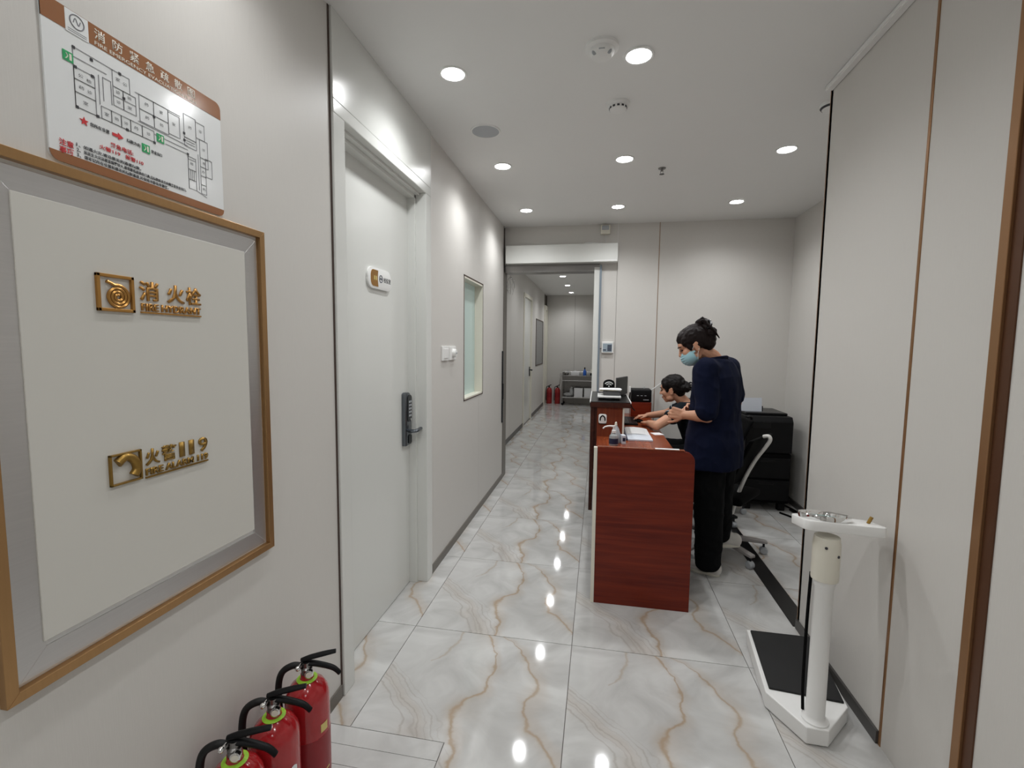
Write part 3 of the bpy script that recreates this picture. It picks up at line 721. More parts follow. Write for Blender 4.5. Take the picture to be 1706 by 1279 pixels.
extinguisher((-.885, 1.108, 0), .38, 'red fire extinguisher with oval white sticker, middle of the three beneath the hydrant cabinet', g_, [('seal', 'paper', -.55, .225, .26, .4)])
extinguisher((-.885, .962, 0), .34, 'red fire extinguisher cut off by the picture edge, nearest of three beneath the cabinet', g_, [('seal', 'paper', -.85, .2, .235, .35)])

# ================================================================== RECEPTION DESK
dk = thing('reception_desk', 'reddish wood reception desk with raised counter at its far end', 'desk', (0, 2.585, 0))
def rc(pts, r0, cx, cz): return pts
ep = [(.007, 0), (.520, 0), (.520, .838)] + [(.466 + .054 * math.cos(math.radians(a)), .838 + .052 * math.sin(math.radians(a))) for a in range(15, 91, 15)] + [(.007, .893)]
MB().prism(ep, 0, .030, 'y', .0015).build('end_panel', 'wood_x', dk)
MB().box(-.012, .007, -.002, .030, 0, .893, .001).build('edge_strip', 'plastic_cream', dk)
MB().prism([(.007, .893), (.466, .893), (.466, .8975), (.007, .8975)], .002, .030, 'y').build('panel_capping', 'wood_y', dk)
MB().box(.0, .515, .030, 2.335, .728, .760, .002).build('worktop', 'wood_y', dk)
MB().box(.0, .018, .030, 2.335, 0, .728).build('front_board', 'wood_dark', dk)
MB().box(.03, .50, 2.31, 2.33, 0, .728).build('rear_leg_panel', 'wood_x', dk)
MB().box(.0, .19, 1.015, 1.035, .760, .985, .001).build('counter_end_panel', 'wood_z', dk)
MB().box(.19, .203, 1.012, 1.80, .760, .985, .001).build('counter_back_board', 'plastic_cream', dk)
MB().box(-.05, -.022, 1.015, 1.80, .175, .985, .001).build('counter_front_board', 'wood_dark', dk)
MB().box(-.022, .0, 1.03, 1.80, .5, .985, .001).build('counter_fillet', 'wood_dark', dk)
MB().box(-.054, .248, 1.0, 1.82, .985, 1.024, .002).build('counter_top', 'wood_dark', dk)
MB().box(-.057, -.050, 1.0, 1.82, 1.020, 1.030, .001).build('edge_band', 'plastic_white', dk)
MB().box(.244, .251, 1.0, 1.82, 1.020, 1.030, .001).build('edge_band', 'plastic_white', dk)
MB().box(-.050, .244, 1.0, 1.82, 1.024, 1.028).build('counter_glass', 'black_gloss', dk)
DZ = .760; CZ = 1.028
# holder on the counter end
ho = thing('wall_holder', 'small white rounded holder with black arch on the counter end board', 'holder', (.012, 3.600, .862))
MB().prism(stadium(0, .060, 0, .072, .014), -.012, 0, 'y', .002).build('body', 'plastic_white', ho, True)
MB().tube([(.012, -.013, .022), (.014, -.013, .045), (.03, -.013, .060), (.046, -.013, .045), (.048, -.013, .022)], .005, 8).build('arch', 'black_plastic', ho, True)
MB().box(.002, .058, -.010, 0, -.006, .002, .002).build('foot', 'black_plastic', ho)
# document tray and papers on the counter
tr = thing('paper_tray', 'white paper tray with black feet on the dark counter top', 'tray', (.0, 3.70, CZ))
MB().box(0, .18, 0, .22, .018, .032, .003).build('tray', 'plastic_white', tr)
for xx, yy in ((.03, .02), (.15, .02), (.03, .2), (.15, .2)): MB().box(xx - .02, xx + .02, yy - .015, yy + .015, 0, .018, .003).build('foot', 'black_plastic', tr)
cr = thing('card_reader', 'dark grey angled card machine under papers on the counter', 'card machine', (.045, 3.74, CZ + .032))
MB().prism([(0, 0), (.17, 0), (.19, .045), (.185, .05), (.0, .028)], 0, .13, 'x', .003).build('body', 'screen_back', cr)
MB().box(.02, .11, .03, .10, .028, .032, M=Matrix.Rotation(.115, 4, 'X')).build('keypad', 'black_plastic', cr)
pp = thing('paper_pile', 'loose white and pale yellow slips on top of the card machine', 'papers', (.01, 3.72, 1.097))
for k in range(4):
    M_ = Matrix.Translation((.09, .1, .003 * k)) @ Matrix.Rotation(random.uniform(-.15, .15), 4, 'Z') @ Matrix.Rotation(random.uniform(-.03, .03), 4, 'Y')
    MB().box(-.085, .085, -.07, .07, 0, .0012, M=M_).build('sheet', 'paper' if k != 1 else 'yellow', pp)
# display on the counter
ds = thing('display_screen', 'dark grey flat screen standing turned away on the counter', 'screen', (.150, 3.96, CZ), math.radians(68))
MB().box(0, .27, -.006, .006, .005, .160, .004).build('panel', 'screen_back', ds)
MB().box(.004, .266, -.0075, -.006, .01, .155).build('glass', 'black_gloss', ds)
MB().box(.09, .19, -.03, .05, 0, .006, .002).build('foot', 'black_plastic', ds)
cb = thing('data_cable', 'white plugged cable hanging beside the counter screen', 'cable', (.262, 3.99, CZ - .02))
MB().tube([(0, 0, .10), (.004, 0, .06), (0, .01, .0), (.02, .02, -.06), (.05, .05, -.1)], .005).build('cord', 'black_plastic', cb, True)
MB().box(-.006, .008, -.006, .006, .06, .11, .002).build('plug', 'plastic_white', cb)
# wifi sign
wf = thing('wifi_sign', 'small black arched wifi sign with white signal arcs on the counter', 'sign', (.045, 4.10, CZ))
MB().prism([(0, 0), (.098, 0), (.098, .10)] + [(.049 + .049 * math.cos(math.radians(a)), .10 + .035 * math.sin(math.radians(a))) for a in range(15, 180, 15)] + [(0, .10)], 0, .008, 'y', .001).build('plate', 'black_gloss', wf)
b = MB()
for rr in (.040, .024): b.tube([(.049 + rr * math.cos(math.radians(a)), -.001, .072 + rr * math.sin(math.radians(a))) for a in range(35, 146, 10)], .0045, 6, smooth=False)
b.ball((.049, -.001, .075), .007, seg=10)
b.build('signal_arcs', 'plastic_white', wf)
MB().box(.02, .08, -.002, 0, .038, .055).build('caption_strip', 'paper_blue', wf)
MB().box(0, .098, -.02, .02, 0, .006, .001).build('foot', 'black_gloss', wf)
# items on the worktop
nb = thing('open_notebook', 'open notebook with curling white pages on the reddish worktop', 'notebook', (.22, 3.48, DZ))
MB().box(0, .185, 0, .20, .000, .012, .002).build('page_block', 'paper_blue', nb)
MB().prism([(0, .004), (.004, 0), (.185, .0), (.186, .006), (.15, .014), (.08, .02), (.02, .016)], .205, .50, 'y').build('page_block', 'paper', nb)
MB().box(-.006, .006, -.01, .51, .004, .016, .003).build('spine', 'navy_label', nb)
kb = thing('keyboard', 'black keyboard at the back of the worktop', 'keyboard', (.235, 4.17, DZ), 0)
MB().box(0, .12, 0, .42, 0, .014, .003).build('body', 'black_plastic', kb)
b = MB()
for i in range(5):
    for j in range(14): b.box(.008 + i * .022, .026 + i * .022, .01 + j * .0285, .034 + j * .0285, .013, .018)
tag(b.build('keys', 'black_gloss', kb), kind='stuff')
mo = thing('computer_mouse', 'dark mouse under the seated person\'s hand', 'mouse', (.365, 4.36, DZ))
MB().ball((0, 0, .012), (.05, .03, .02), seg=16).box(-.04, .04, -.024, .024, 0, .006, .002).build('shell', 'black_plastic', mo, True)
MB().ball((-.028, 0, .026), (.010, .003, .006), seg=10).build('scroll_wheel', 'plastic_grey', mo, True)
hsn = thing('sanitizer_bottle', 'pump sanitizer bottle with long white nozzle near the desk edge', 'bottle', (.118, 3.30, DZ), math.radians(185))
MB().lathe([(0, 0), (.030, 0), (.032, .004), (.032, .055), (.028, .07), (.012, .082), (.012, .09), (0, .09)], 24).build('body', 'clear_plastic', hsn, True)
MB().lathe([(.0326, .012), (.0326, .05)], 24).build('label', 'navy_label', hsn, True)
MB().lathe([(0, .088), (.015, .088), (.015, .104), (.008, .108), (.006, .125), (.010, .127), (.010, .138), (0, .14)], 20).build('pump', 'plastic_white', hsn, True)
MB().tube([(0, 0, .132), (.03, 0, .134), (.060, 0, .128), (.075, 0, .115)], [.007, .006, .005, .005], 10).build('nozzle', 'plastic_white', hsn, True)
sb = thing('glue_bottle', 'grey conical bottle behind the sanitizer', 'bottle', (.135, 3.40, DZ))
MB().lathe([(0, 0), (.036, 0), (.038, .004), (.034, .06), (.022, .10), (.008, .125), (.006, .14), (0, .141)], 20).build('body', 'plastic_grey', sb, True)
MB().lathe([(0, .125), (.010, .125), (.007, .145), (0, .15)], 16).build('cap', 'plastic_cream', sb, True)
cd = thing('card_box', 'small pale blue card box leaning by the sanitizer bottle', 'box', (.178, 3.345, DZ), .2)
MB().box(0, .028, 0, .05, 0, .062, .002).build('box', 'paper_blue', cd)
MB().box(.004, .024, -.001, .0, .02, .045).build('box_label', 'navy_label', cd)
ts = tag(MB().box(-.045, .03, -.045, .045, 0, .004, .001).build('paper_slip', 'paper', None, loc=(.478, 3.80, DZ)), 'small white paper at the worktop edge beside the elbow', 'paper')
ts.rotation_euler = (0, 0, .3)
tp = tag(MB().box(0, .125, 0, .022, 0, .003).build('paper_slip', 'paper', None, loc=(.315, 2.588, .8976)), 'thin white strip lying along the top of the desk end panel', 'paper')
# low cabinet with black printer at the back wall
lc = thing('low_cabinet', 'reddish wood cabinet against the back wall behind the desk', 'cabinet', (.325, 4.80 - .09, DZ))
MB().box(0, .195, 0, .22, .0, .142, .002).build('body', 'wood_x', lc)
MB().box(.01, .185, -.006, .0, .008, .134, .001).build('door', 'wood_x', lc)
bp_ = thing('label_printer', 'black box printer with three small lights on the reddish cabinet', 'printer', (.325, 4.715, .903))
MB().box(0, .195, 0, .2, 0, .124, .012, 3).build('body', 'black_plastic', bp_, True)
for k in range(3): MB().box(.055 + k * .036, .073 + k * .036, -.002, .002, .062, .067).build('indicator', 'plastic_grey', bp_)
for k in range(4): MB().box(.118 + k * .013, .127 + k * .013, -.001, .002, .02, .027).build('brand_mark', 'plastic_grey', bp_)
MB().tube([(.13, .1, .12), (.13, .1, .14), (.14, .1, .142)], .003, 6).build('antenna', 'plastic_grey', bp_)
cw = tag(MB().tube([(.515, 4.84, 1.01), (.56, 4.89, 1.03), (.62, 4.93, 1.07), (.68, 4.94, 1.10)], .004).build('power_cable', 'cable_white', None, True), 'thin white cable running from the black printer to the wall', 'cable')

# devices on the back wall
kp = thing('door_keypad', 'grey white access keypad on the back wall beside the jamb', 'keypad', (.028, YB, 1.375))
MB().box(0, .118, -.028, 0, 0, .118, .006).build('case', 'plastic_white', kp)
MB().box(.012, .105, -.030, -.026, .012, .1, .003).build('face', 'plastic_blue', kp)
for i in range(3):
    for j in range(4): MB().box(.06 + i * .014, .071 + i * .014, -.032, -.029, .025 + j * .016, .037 + j * .016).build('key', 'navy_label', kp)
MB().box(.015, .045, -.0315, -.029, .028, .038).build('display', 'navy_label', kp)
MB().tube([(0, -.01, .05), (-.015, -.012, .045), (-.03, -.01, .05)], .004).build('lead', 'ink', kp, True)
rs = thing('motion_sensor', 'small white sensor box above the sliding door operator', 'sensor', (-.012, YB, 2.572))
MB().box(0, .095, -.05, 0, 0, .09, .005).build('case', 'plastic_cream', rs)
MB().box(.012, .083, -.053, -.049, .04, .083, .003).build('lens_window', 'plastic_grey', rs)
MB().tube([(.05, -.02, 0), (.052, -.02, -.03), (.05, -.03, -.10)], .003).build('lead', 'cable_white', rs, True)

# ================================================================== COPIER IN THE ALCOVE
cp = thing('photocopier', 'large black floor-standing photocopier in the alcove corner', 'photocopier', (1.30, 4.40, 0))
MB().box(0, .385, .01, .50, .07, .52, .012).build('cabinet', 'black_matte', cp)
for k in range(2): 
    d_ = MB().box(.012, .373, -.004, .02, .10 + k * .2, .28 + k * .2, .005).build('paper_drawer', 'black_plastic', cp)
    MB().box(.13, .25, -.010, .0, .245 + k * .2, .262 + k * .2, .003).build('handle', 'black_gloss', d_)
MB().prism([(0, .525), (.0, .80), (.03, .845), (.49, .845), (.49, .525)], .0, .385, 'x', .008).build('body', 'black_plastic', cp)
MB().box(.02, .37, .10, .47, .845, .868, .008).build('lid', 'black_gloss', cp)
MB().box(.05, .2, -.006, .004, .74, .80, .003).build('control_panel', 'black_gloss', cp)
for xx in (.05, .335):
    for yy in (.06, .45): MB().box(xx - .03, xx + .03, yy - .03, yy + .03, 0, .07, .008).build('foot', 'black_plastic', cp)
ps = thing('paper_sheet', 'white sheet standing upright in the feeder of the black copier', 'paper', (1.31, 4.585, .868))
MB().prism([(-.02, 0), (.17, 0), (.165, .125), (-.025, .12)], 0, .002, 'y').build('sheet', 'paper_blue', ps)
MB().box(-.03, .18, .002, .02, 0, .05, .004).build('paper_guide', 'black_plastic', ps)
for k, pts in enumerate(([(1.70, 4.42, .02), (1.74, 4.30, .01), (1.72, 4.12, .008), (1.77, 3.9, .008), (1.775, 3.6, .008)], [(1.69, 4.5, .03), (1.76, 4.36, .012), (1.765, 4.1, .01), (1.74, 3.8, .008)], [(1.60, 4.36, .008), (1.68, 4.22, .008), (1.66, 4.12, .008)])):
    tag(MB().tube(pts, .008).build('floor_cable', 'black_matte', None, True), ('black power cable trailing along the alcove skirting', 'second black cable looping beside the copier', 'short black cable end on the floor before the copier')[k], 'cable', 'black cables by the copier')

# ================================================================== CHAIRS
def star_base(t, mt, angs, r=.33):
    MB().lathe([(0, .085), (.045, .085), (.048, .09), (.04, .125), (.03, .13), (0, .13)], 20).build('hub', mt, t, True)
    for a in angs:
        a = math.radians(a); M_ = Matrix.Rotation(a, 4, 'Z')
        MB().prism([(.02, .085), (r + .02, .078), (r + .02, .098), (.02, .125)], -.022, .022, 'y', .006, M=M_).build('base_leg', mt, t, True)
        cs = MB().lathe([(0, -.02), (.02, -.02), (.026, -.014), (.026, .014), (.02, .02), (0, .02)], 18, M_ @ Matrix.Translation((r, 0, .026)) @ Matrix.Rotation(PI / 2, 4, 'X')).build('caster', 'plastic_grey', t, True)
        MB().tube([(r, 0, .05), (r, 0, .085)], .008, 8, M=M_).build('caster_stem', 'lockdark', cs, True)
    MB().tube([(0, 0, .12), (0, 0, .40)], [.028, .022], 14).build('gas_column', 'black_plastic', t, True)
def task_chair(name, label, loc, rz, angs, base_mt, spine_mt):
    t = thing(name, label, 'chair', loc, rz, 'office chairs at the desk')
    star_base(t, base_mt, angs)
    MB().box(-.20, .24, -.18, .20, .40, .455, .025, 3).build('seat', 'chair_black', t, True)
    MB().box(-.09, .09, -.07, .07, .37, .40, .01).build('mechanism', 'black_plastic', t)
    b = MB().box(-.015, .015, -.20, .20, .52, .86, .014, 3)
    for v in b.bm.verts:
        z = v.co.z; v.co.x += .165 + .42 * (z - .55) - .02 * math.cos((v.co.y) * 6)
    b.build('backrest', 'chair_black', t, True)
    MB().tube([(.12, 0, .29), (.145, 0, .40), (.19, 0, .55), (.25, 0, .69), (.315, 0, .80), (.336, 0, .845), (.325, 0, .868), (.295, 0, .862)], .020, 10, flat=.6).build('back_spine', spine_mt, t, True)
    MB().tube([(0, 0, .385), (.07, 0, .34), (.12, 0, .295)], .022, 10).build('back_bracket', 'black_plastic', t, True)
    return t
task_chair('office_chair', 'black office chair with white back spine and grey star base behind the standing person', (.85, 3.49, 0), math.radians(-35), (30, -25, -95, 165, 93), 'chair_grey', 'chair_white')
task_chair('office_chair', 'black office chair under the seated person', (.95, 4.22, 0), 0, (10, 82, 154, 226, 298), 'black_plastic', 'black_plastic')

# ================================================================== SCALE
sc_ = thing('weighing_scale', 'white column weighing scale with black platform mat against the right wall', 'scale', (.83, 1.82, 0))
ox, oy = .83, 1.82
def rel(ps): return [(p[0] - ox, p[1] - oy) for p in ps]
MB().prism(rel([(.697, 1.935), (.784, 1.772), (.858, 1.770), (.985, 1.91), (1.012, 2.13), (1.028, 2.37), (.752, 2.37)]), .004, .068, 'z', .004).build('base', 'plastic_white', sc_)
MB().prism(rel([(.716, 1.953), (.978, 1.925), (1.010, 2.13), (1.026, 2.355), (.764, 2.355)]), .066, .076, 'z', .003).build('platform_mat', 'rubber', sc_)
MB().lathe([(0, .066), (.045, .066), (.045, .074), (.036, .080), (.0315, .09), (.0305, .585), (.034, .59), (.036, .61), (.034, .625), (0, .625)], 28).build('column', 'plastic_white', sc_, True)
MB().lathe([(0, .615), (.043, .615), (.044, .62), (.044, .75), (.040, .775), (0, .775)], 28).build('head_sleeve', 'plastic_cream', sc_, True)
for a, z in ((-2.0, .745), (-1.0, .715)):
    MB().lathe([(0, 0), (.005, 0), (.005, .004), (0, .004)], 10, Matrix.Translation((.0425 * math.cos(a), .0425 * math.sin(a), z)) @ Matrix.Rotation(a, 4, 'Z') @ Matrix.Rotation(PI / 2, 4, 'Y')).build('screw', 'ink', sc_)
Mh = Matrix.Translation((.045, .03, .79)) @ Matrix.Rotation(math.radians(2), 4, 'Y') @ Matrix.Rotation(math.radians(-9), 4, 'X')
MB().prism(stadium(-.135, .135, -.07, .075, .03), 0, .034, 'z', .003, M=Mh).build('head_plate', 'plastic_white', sc_, True)
hd_ = MB().lathe([(.075, .034), (.085, .034), (.088, .05), (.085, .054), (.079, .05), (.075, .034)], 40, Mh @ Matrix.Translation((-.045, .0, 0)) @ Matrix.Diagonal((1, .75, 1, 1))).build('chrome_rim', 'chrome', sc_, True)
MB().lathe([(0, .036), (.077, .036), (.077, .040), (0, .040)], 32, Mh @ Matrix.Translation((-.045, .0, 0)) @ Matrix.Diagonal((1, .75, 1, 1))).build('dial_glass', 'teal_glass', sc_)
MB().tube([(.100, .0, .034), (.108, .0, .05), (.112, 0, .058)], .006, 8, M=Mh).build('knob', 'gold_dark', sc_, True)
MB().tube([(-.03, .035, .62), (-.034, .033, .45), (-.034, .033, .2), (-.03, .03, .08)], .0055).build('cord', 'black_matte', sc_, True)

# ================================================================== FAR CORRIDOR THINGS
tl = thing('instrument_trolley', 'stainless two-shelf trolley at the end of the far corridor', 'trolley', (-.85, 11.30, 0))
for xx in (.015, .735):
    for yy in (.015, .365):
        lg_ = MB().tube([(xx, yy, .06), (xx, yy, .80)], .014, 10).build('leg', 'steel_dark', tl, True)
        MB().lathe([(0, -.012), (.03, -.012), (.03, .012), (0, .012)], 14, Matrix.Translation((xx, yy, .03)) @ Matrix.Rotation(PI / 2, 4, 'X')).build('caster', 'black_plastic', lg_, True)
MB().box(0, .75, 0, .38, .60, .73, .006).build('drawer_tray', 'steel_dark', tl)
MB().box(0, .75, -.008, .0, .595, .61, .002).build('tray_lip', 'steel', tl)
MB().box(0, .75, 0, .38, .19, .205, .003).build('lower_shelf', 'steel_dark', tl)
MB().box(0, .75, -.008, .0, .185, .21, .002).build('tray_lip', 'steel', tl)
MB().box(0, .75, .37, .38, .2, .6).build('back_panel', 'steel_dark', tl)
MB().tube([(-.02, 0, .70), (-.06, 0, .74), (-.06, .38, .74), (-.02, .38, .70)], .010).build('push_handle', 'steel', tl, True)
MB().tube([(.0, 0, .80), (.0, .38, .80)], .008).tube([(.75, 0, .80), (.75, .38, .80)], .008, 8).tube([(0, .38, .80), (.75, .38, .80)], .008, 8).build('guard_rail', 'steel', tl, True)
for k, (xx, lb) in enumerate(((.29, 'white carton, left of two on the trolley lower shelf'), (.53, 'white carton, right of two on the trolley lower shelf'))):
    c_ = thing('carton', lb, 'box', (-.85 + xx, 11.34, .205), 0, 'white cartons on the trolley')
    MB().box(0, .20, 0, .2, 0, .20, .003).build('body', 'paper', c_); MB().box(-.004, .204, -.004, .204, .19, .215, .003).build('lid', 'paper', c_)
bg = thing('plastic_bag', 'crumpled white plastic bag on the trolley lower shelf', 'bag', (-.85 + .13, 11.42, .205))
b = MB().ball((0, 0, .05), (.10, .08, .05), seg=20).ball((.09, 0, .11), (.05, .05, .11), seg=16)
for v in b.bm.verts: v.co += .02 * Vector(mnoise.noise_vector(v.co * 25)); v.co.z = max(v.co.z, 0)
b.build('bag_body', 'bag', bg, True); MB().tube([(.09, 0, .2), (.10, 0, .24)], [.02, .03], 8).build('bag_neck', 'bag', bg, True)
bl = thing('spray_bottle', 'blue bottle standing on the trolley top', 'bottle', (-.85 + .53, 11.42, .73))
MB().lathe([(0, 0), (.04, 0), (.042, .01), (.04, .10), (.02, .13), (.016, .15), (0, .15)], 18).build('body', 'blue_plastic', bl, True)
MB().lathe([(0, .15), (.018, .15), (.014, .19), (0, .20)], 14).build('cap', 'lockdark', bl, True)
wbx = thing('tissue_box', 'white box on the trolley top beside the blue bottle', 'box', (-.85 + .20, 11.40, .73))
MB().box(0, .2, 0, .12, 0, .08, .004).build('body', 'paper', wbx); MB().prism([(.03, .08), (.10, .12), (.16, .08)], .05, .07, 'y').build('tissue', 'paper', wbx)
wb2 = thing('pump_bottle', 'small white and black bottle at the trolley top right end', 'bottle', (-.85 + .69, 11.40, .73))
MB().lathe([(0, 0), (.03, 0), (.03, .06), (0, .06)], 14).build('base', 'black_plastic', wb2, True); MB().lathe([(0, .06), (.026, .06), (.024, .13), (.01, .15), (0, .15)], 14).build('top', 'plastic_cream', wb2, True)
kd = thing('kidney_dish', 'small dark dish of instruments on the trolley top left end', 'dish', (-.85 + .09, 11.40, .73))
MB().lathe([(0, 0), (.05, 0), (.065, .05), (.06, .05), (.045, .006), (0, .006)], 18).build('dish', 'steel_dark', kd, True)
for k in range(3): MB().tube([(.01 * k, 0, .01), (.03 + .02 * k, .01, .13 - .02 * k)], .005, 6).build('instrument', 'plastic_grey', kd)
def small_ext(x, label):
    t = thing('fire_extinguisher', label, 'fire extinguisher', (x, 11.60, 0), 0, 'fire extinguishers at the corridor end')
    MB().lathe([(0, 0), (.065, 0), (.068, .01), (.068, .33), (.05, .38), (.02, .40), (0, .40)], 20).build('cylinder', 'red_far', t, True)
    MB().lathe([(0, .40), (.018, .40), (.018, .43), (0, .43)], 12).build('valve', 'lockdark', t, True)
    MB().tube([(-.03, 0, .43), (.01, 0, .45), (.05, -.03, .47)], .010, 8).build('handle', 'lockdark', t, True)
    MB().tube([(0, 0, .42), (-.06, -.02, .42), (-.08, -.02, .3), (-.078, -.02, .08)], .009, 8).build('hose', 'rubber', t, True)
    MB().lathe([(.0686, .16), (.0686, .28)], 20).build('label_wrap', 'extlabel', t, True)
small_ext(-1.19, 'distant red fire extinguisher, left of two beside the corridor trolley')
small_ext(-.985, 'distant red fire extinguisher, right of two beside the corridor trolley')
rb = thing('hanging_ribbon', 'small shiny ribbon bunch hanging at the top left of the doorway', 'ribbon', (-.955, 5.03, 2.08))
for k in range(7):
    a = k * .9
    MB().tube([(0, 0, .10), (.03 * math.cos(a), .02 * math.sin(a), .07), (.05 * math.cos(a + .4), .03 * math.sin(a), .0), (.03 * math.cos(a), .02, -.03 - .01 * k)], .0045, 6, flat=.4).build('strand', 'chrome', rb, True)
MB().tube([(0, 0, .095), (0, 0, .135)], .003, 6).build('cord', 'cable_white', rb)

# ================================================================== PEOPLE
V = Vector
def frame(F, U):
    F = V(F).normalized(); U = V(U); U = (U - F * U.dot(F)).normalized(); Lf = U.cross(F)
    return Matrix((F, Lf, U)).transposed()
def remesh(mb, voxel, it=4, fac=.5, fold=None):
    me = mb.me('t'); ob = bpy.data.objects.new('t', me); C.objects.link(ob)
    md = ob.modifiers.new('r', 'REMESH'); md.mode = 'VOXEL'; md.voxel_size = voxel; md.adaptivity = 0
    sm_ = ob.modifiers.new('s', 'SMOOTH'); sm_.factor = fac; sm_.iterations = it
    dg = bpy.context.evaluated_depsgraph_get(); dg.update()
    out = bpy.data.meshes.new_from_object(ob.evaluated_get(dg))
    bpy.data.objects.remove(ob); bpy.data.meshes.remove(me)
    if fold:
        out.update()
        nr = [v.normal.copy() for v in out.vertices]; cs = [v.co.copy() for v in out.vertices]
        flat = []
        for c_, n_ in zip(cs, nr): flat.extend(c_ + fold(c_, n_))
        out.vertices.foreach_set('co', flat); out.update()
    return out
def loft(mb, rings, n=28):
    """rings: (center, half-axis vector a, half-axis vector b)"""
    b2 = bmesh.new(); rs = []
    for c, a, b in rings:
        c, a, b = V(c), V(a), V(b)
        rs.append([b2.verts.new(c + a * math.copysign(abs(math.cos(2 * PI * k / n)) ** .9, math.cos(2 * PI * k / n)) + b * math.copysign(abs(math.sin(2 * PI * k / n)) ** .9, math.sin(2 * PI * k / n))) for k in range(n)])
    for a, d in zip(rs, rs[1:]):
        for k in range(n): b2.faces.new((a[k], a[(k + 1) % n], d[(k + 1) % n], d[k]))
    b2.faces.new(rs[0][::-1]); b2.faces.new(rs[-1])
    bmesh.ops.recalc_face_normals(b2, faces=b2.faces[:])
    return mb._add(b2)
def chain(mb, pts, rad, seg=14):
    for i in range(len(pts) - 1): mb.caps(pts[i], rad[i], pts[i + 1], rad[i + 1], seg)
def head(mb, c, A):
    c = V(c)
    def P(f, l, u): return c + A @ V((f, l, u))
    def B(f, l, u, r, seg=18): mb.ball(P(f, l, u), r, seg=seg, rot=A)
    B(-.010, 0, .030, (.092, .074, .084), 24)
    B(.028, 0, -.020, (.058, .060, .078), 20)
    B(.030, 0, -.058, (.050, .046, .050), 18)
    B(.062, 0, -.088, (.020, .022, .018))
    B(.070, 0, .030, (.020, .046, .028)); B(.078, 0, .018, (.012, .044, .010))
    for s in (-1, 1):
        B(.056, .034 * s, -.022, (.030, .026, .030))
        B(-.008, .074 * s, -.012, (.018, .008, .031)); B(-.016, .079 * s, .004, (.012, .006, .014)); B(-.006, .075 * s, -.038, (.010, .007, .010))
        B(.020, .045 * s, -.070, (.030, .014, .022))
    mb.caps(P(.086, 0, .012), .008, P(.103, 0, -.020), .011, 10)
    for s in (-1, 1): B(.094, .010 * s, -.024, (.009, .008, .007), 10)
    B(.088, 0, -.050, (.010, .020, .006), 12); B(.086, 0, -.060, (.010, .018, .007), 12); B(.080, 0, -.073, (.010, .022, .008), 12)
def hand(mb, wrist, d, back, thumb_side, curl=.35, s=.92, spread=.0205):
    """d: finger direction, back: normal of the back of the hand, thumb_side: +1 thumb on the d x back side"""
    d = V(d).normalized(); bk = V(back); bk = (bk - d * bk.dot(d)).normalized(); sd = d.cross(bk) * thumb_side
    w_ = V(wrist)
    for k in range(4):     # palm
        o = (1.5 - k) * spread * s
        mb.caps(w_ + sd * o * .6 + d * .008, .0150 * s, w_ + d * .082 * s + sd * o, .0115 * s, 10)
    mb.caps(w_ + d * .02 + sd * .012, .016 * s, w_ + d * .06 * s, .014 * s, 10)
    for k, ln in enumerate((.068, .076, .072, .056)):
        p = w_ + d * (.080 - (.006 if k in (0, 2) else 0) - (.014 if k == 3 else 0)) * s + sd * (1.5 - k) * spread * s
        dr = d.copy(); a = curl * (1 + .1 * k)
        for j, fr in enumerate((.44, .31, .25)):
            ax = bk.cross(dr).normalized()
            dr = (Matrix.Rotation(a * (.6, 1.0, .8)[j], 3, ax) @ dr).normalized()
            q = p + dr * ln * fr * s
            mb.caps(p, (.0088, .0082, .0076)[j] * s, q, (.0082, .0076, .0066)[j] * s, 8); p = q
    p = w_ + d * .022 * s + sd * .024 * s
    for j, (v_, ln, r1, r2_) in enumerate(((sd * .75 + d * .75 - bk * .15, .036, .0135, .0115), (sd * .45 + d * .9 - bk * .2, .032, .011, .0098), (sd * .25 + d * 1. - bk * .2, .026, .0096, .008))):
        q = p + v_.normalized() * ln * s; mb.caps(p, r1 * s, q, r2_ * s, 8); p = q
def fold_fn(amp, sc, seed):
    def f(co, n):
        p = V((co.x * sc, co.y * sc, co.z * sc * .45)) + V((seed, seed, seed))
        a = mnoise.noise(p) + .5 * mnoise.noise(p * 2.3)
        r = 1 - abs(mnoise.noise(V((co.x * sc * .7 + co.z * 3, co.y * sc * .7, co.z * sc * .8)) + V((9 + seed, 0, 0))))
        return n * amp * (a + .8 * (r ** 4))
    return f
def hair_cap(mb, c, A, grow=0.):
    c = V(c)
    def B(f, l, u, r, seg=22, tilt=0): mb.ball(c + A @ V((f, l, u)), r, seg=seg, rot=A @ Matrix.Rotation(tilt, 3, 'Y'))
    B(-.022, 0, .040, (.094 + grow, .083 + grow, .084 + grow), 26, 0)
    B(.018, 0, .062, (.062, .066, .052)); B(-.062, 0, .0, (.052, .070, .072)); B(-.055, 0, -.038, (.04, .052, .042))
    for s in (-1, 1): B(-.030, .050 * s, .015, (.040, .034, .05)); B(.032, .054 * s, .042, (.030, .022, .034)); B(.030, .064 * s, .012, (.012, .010, .036))
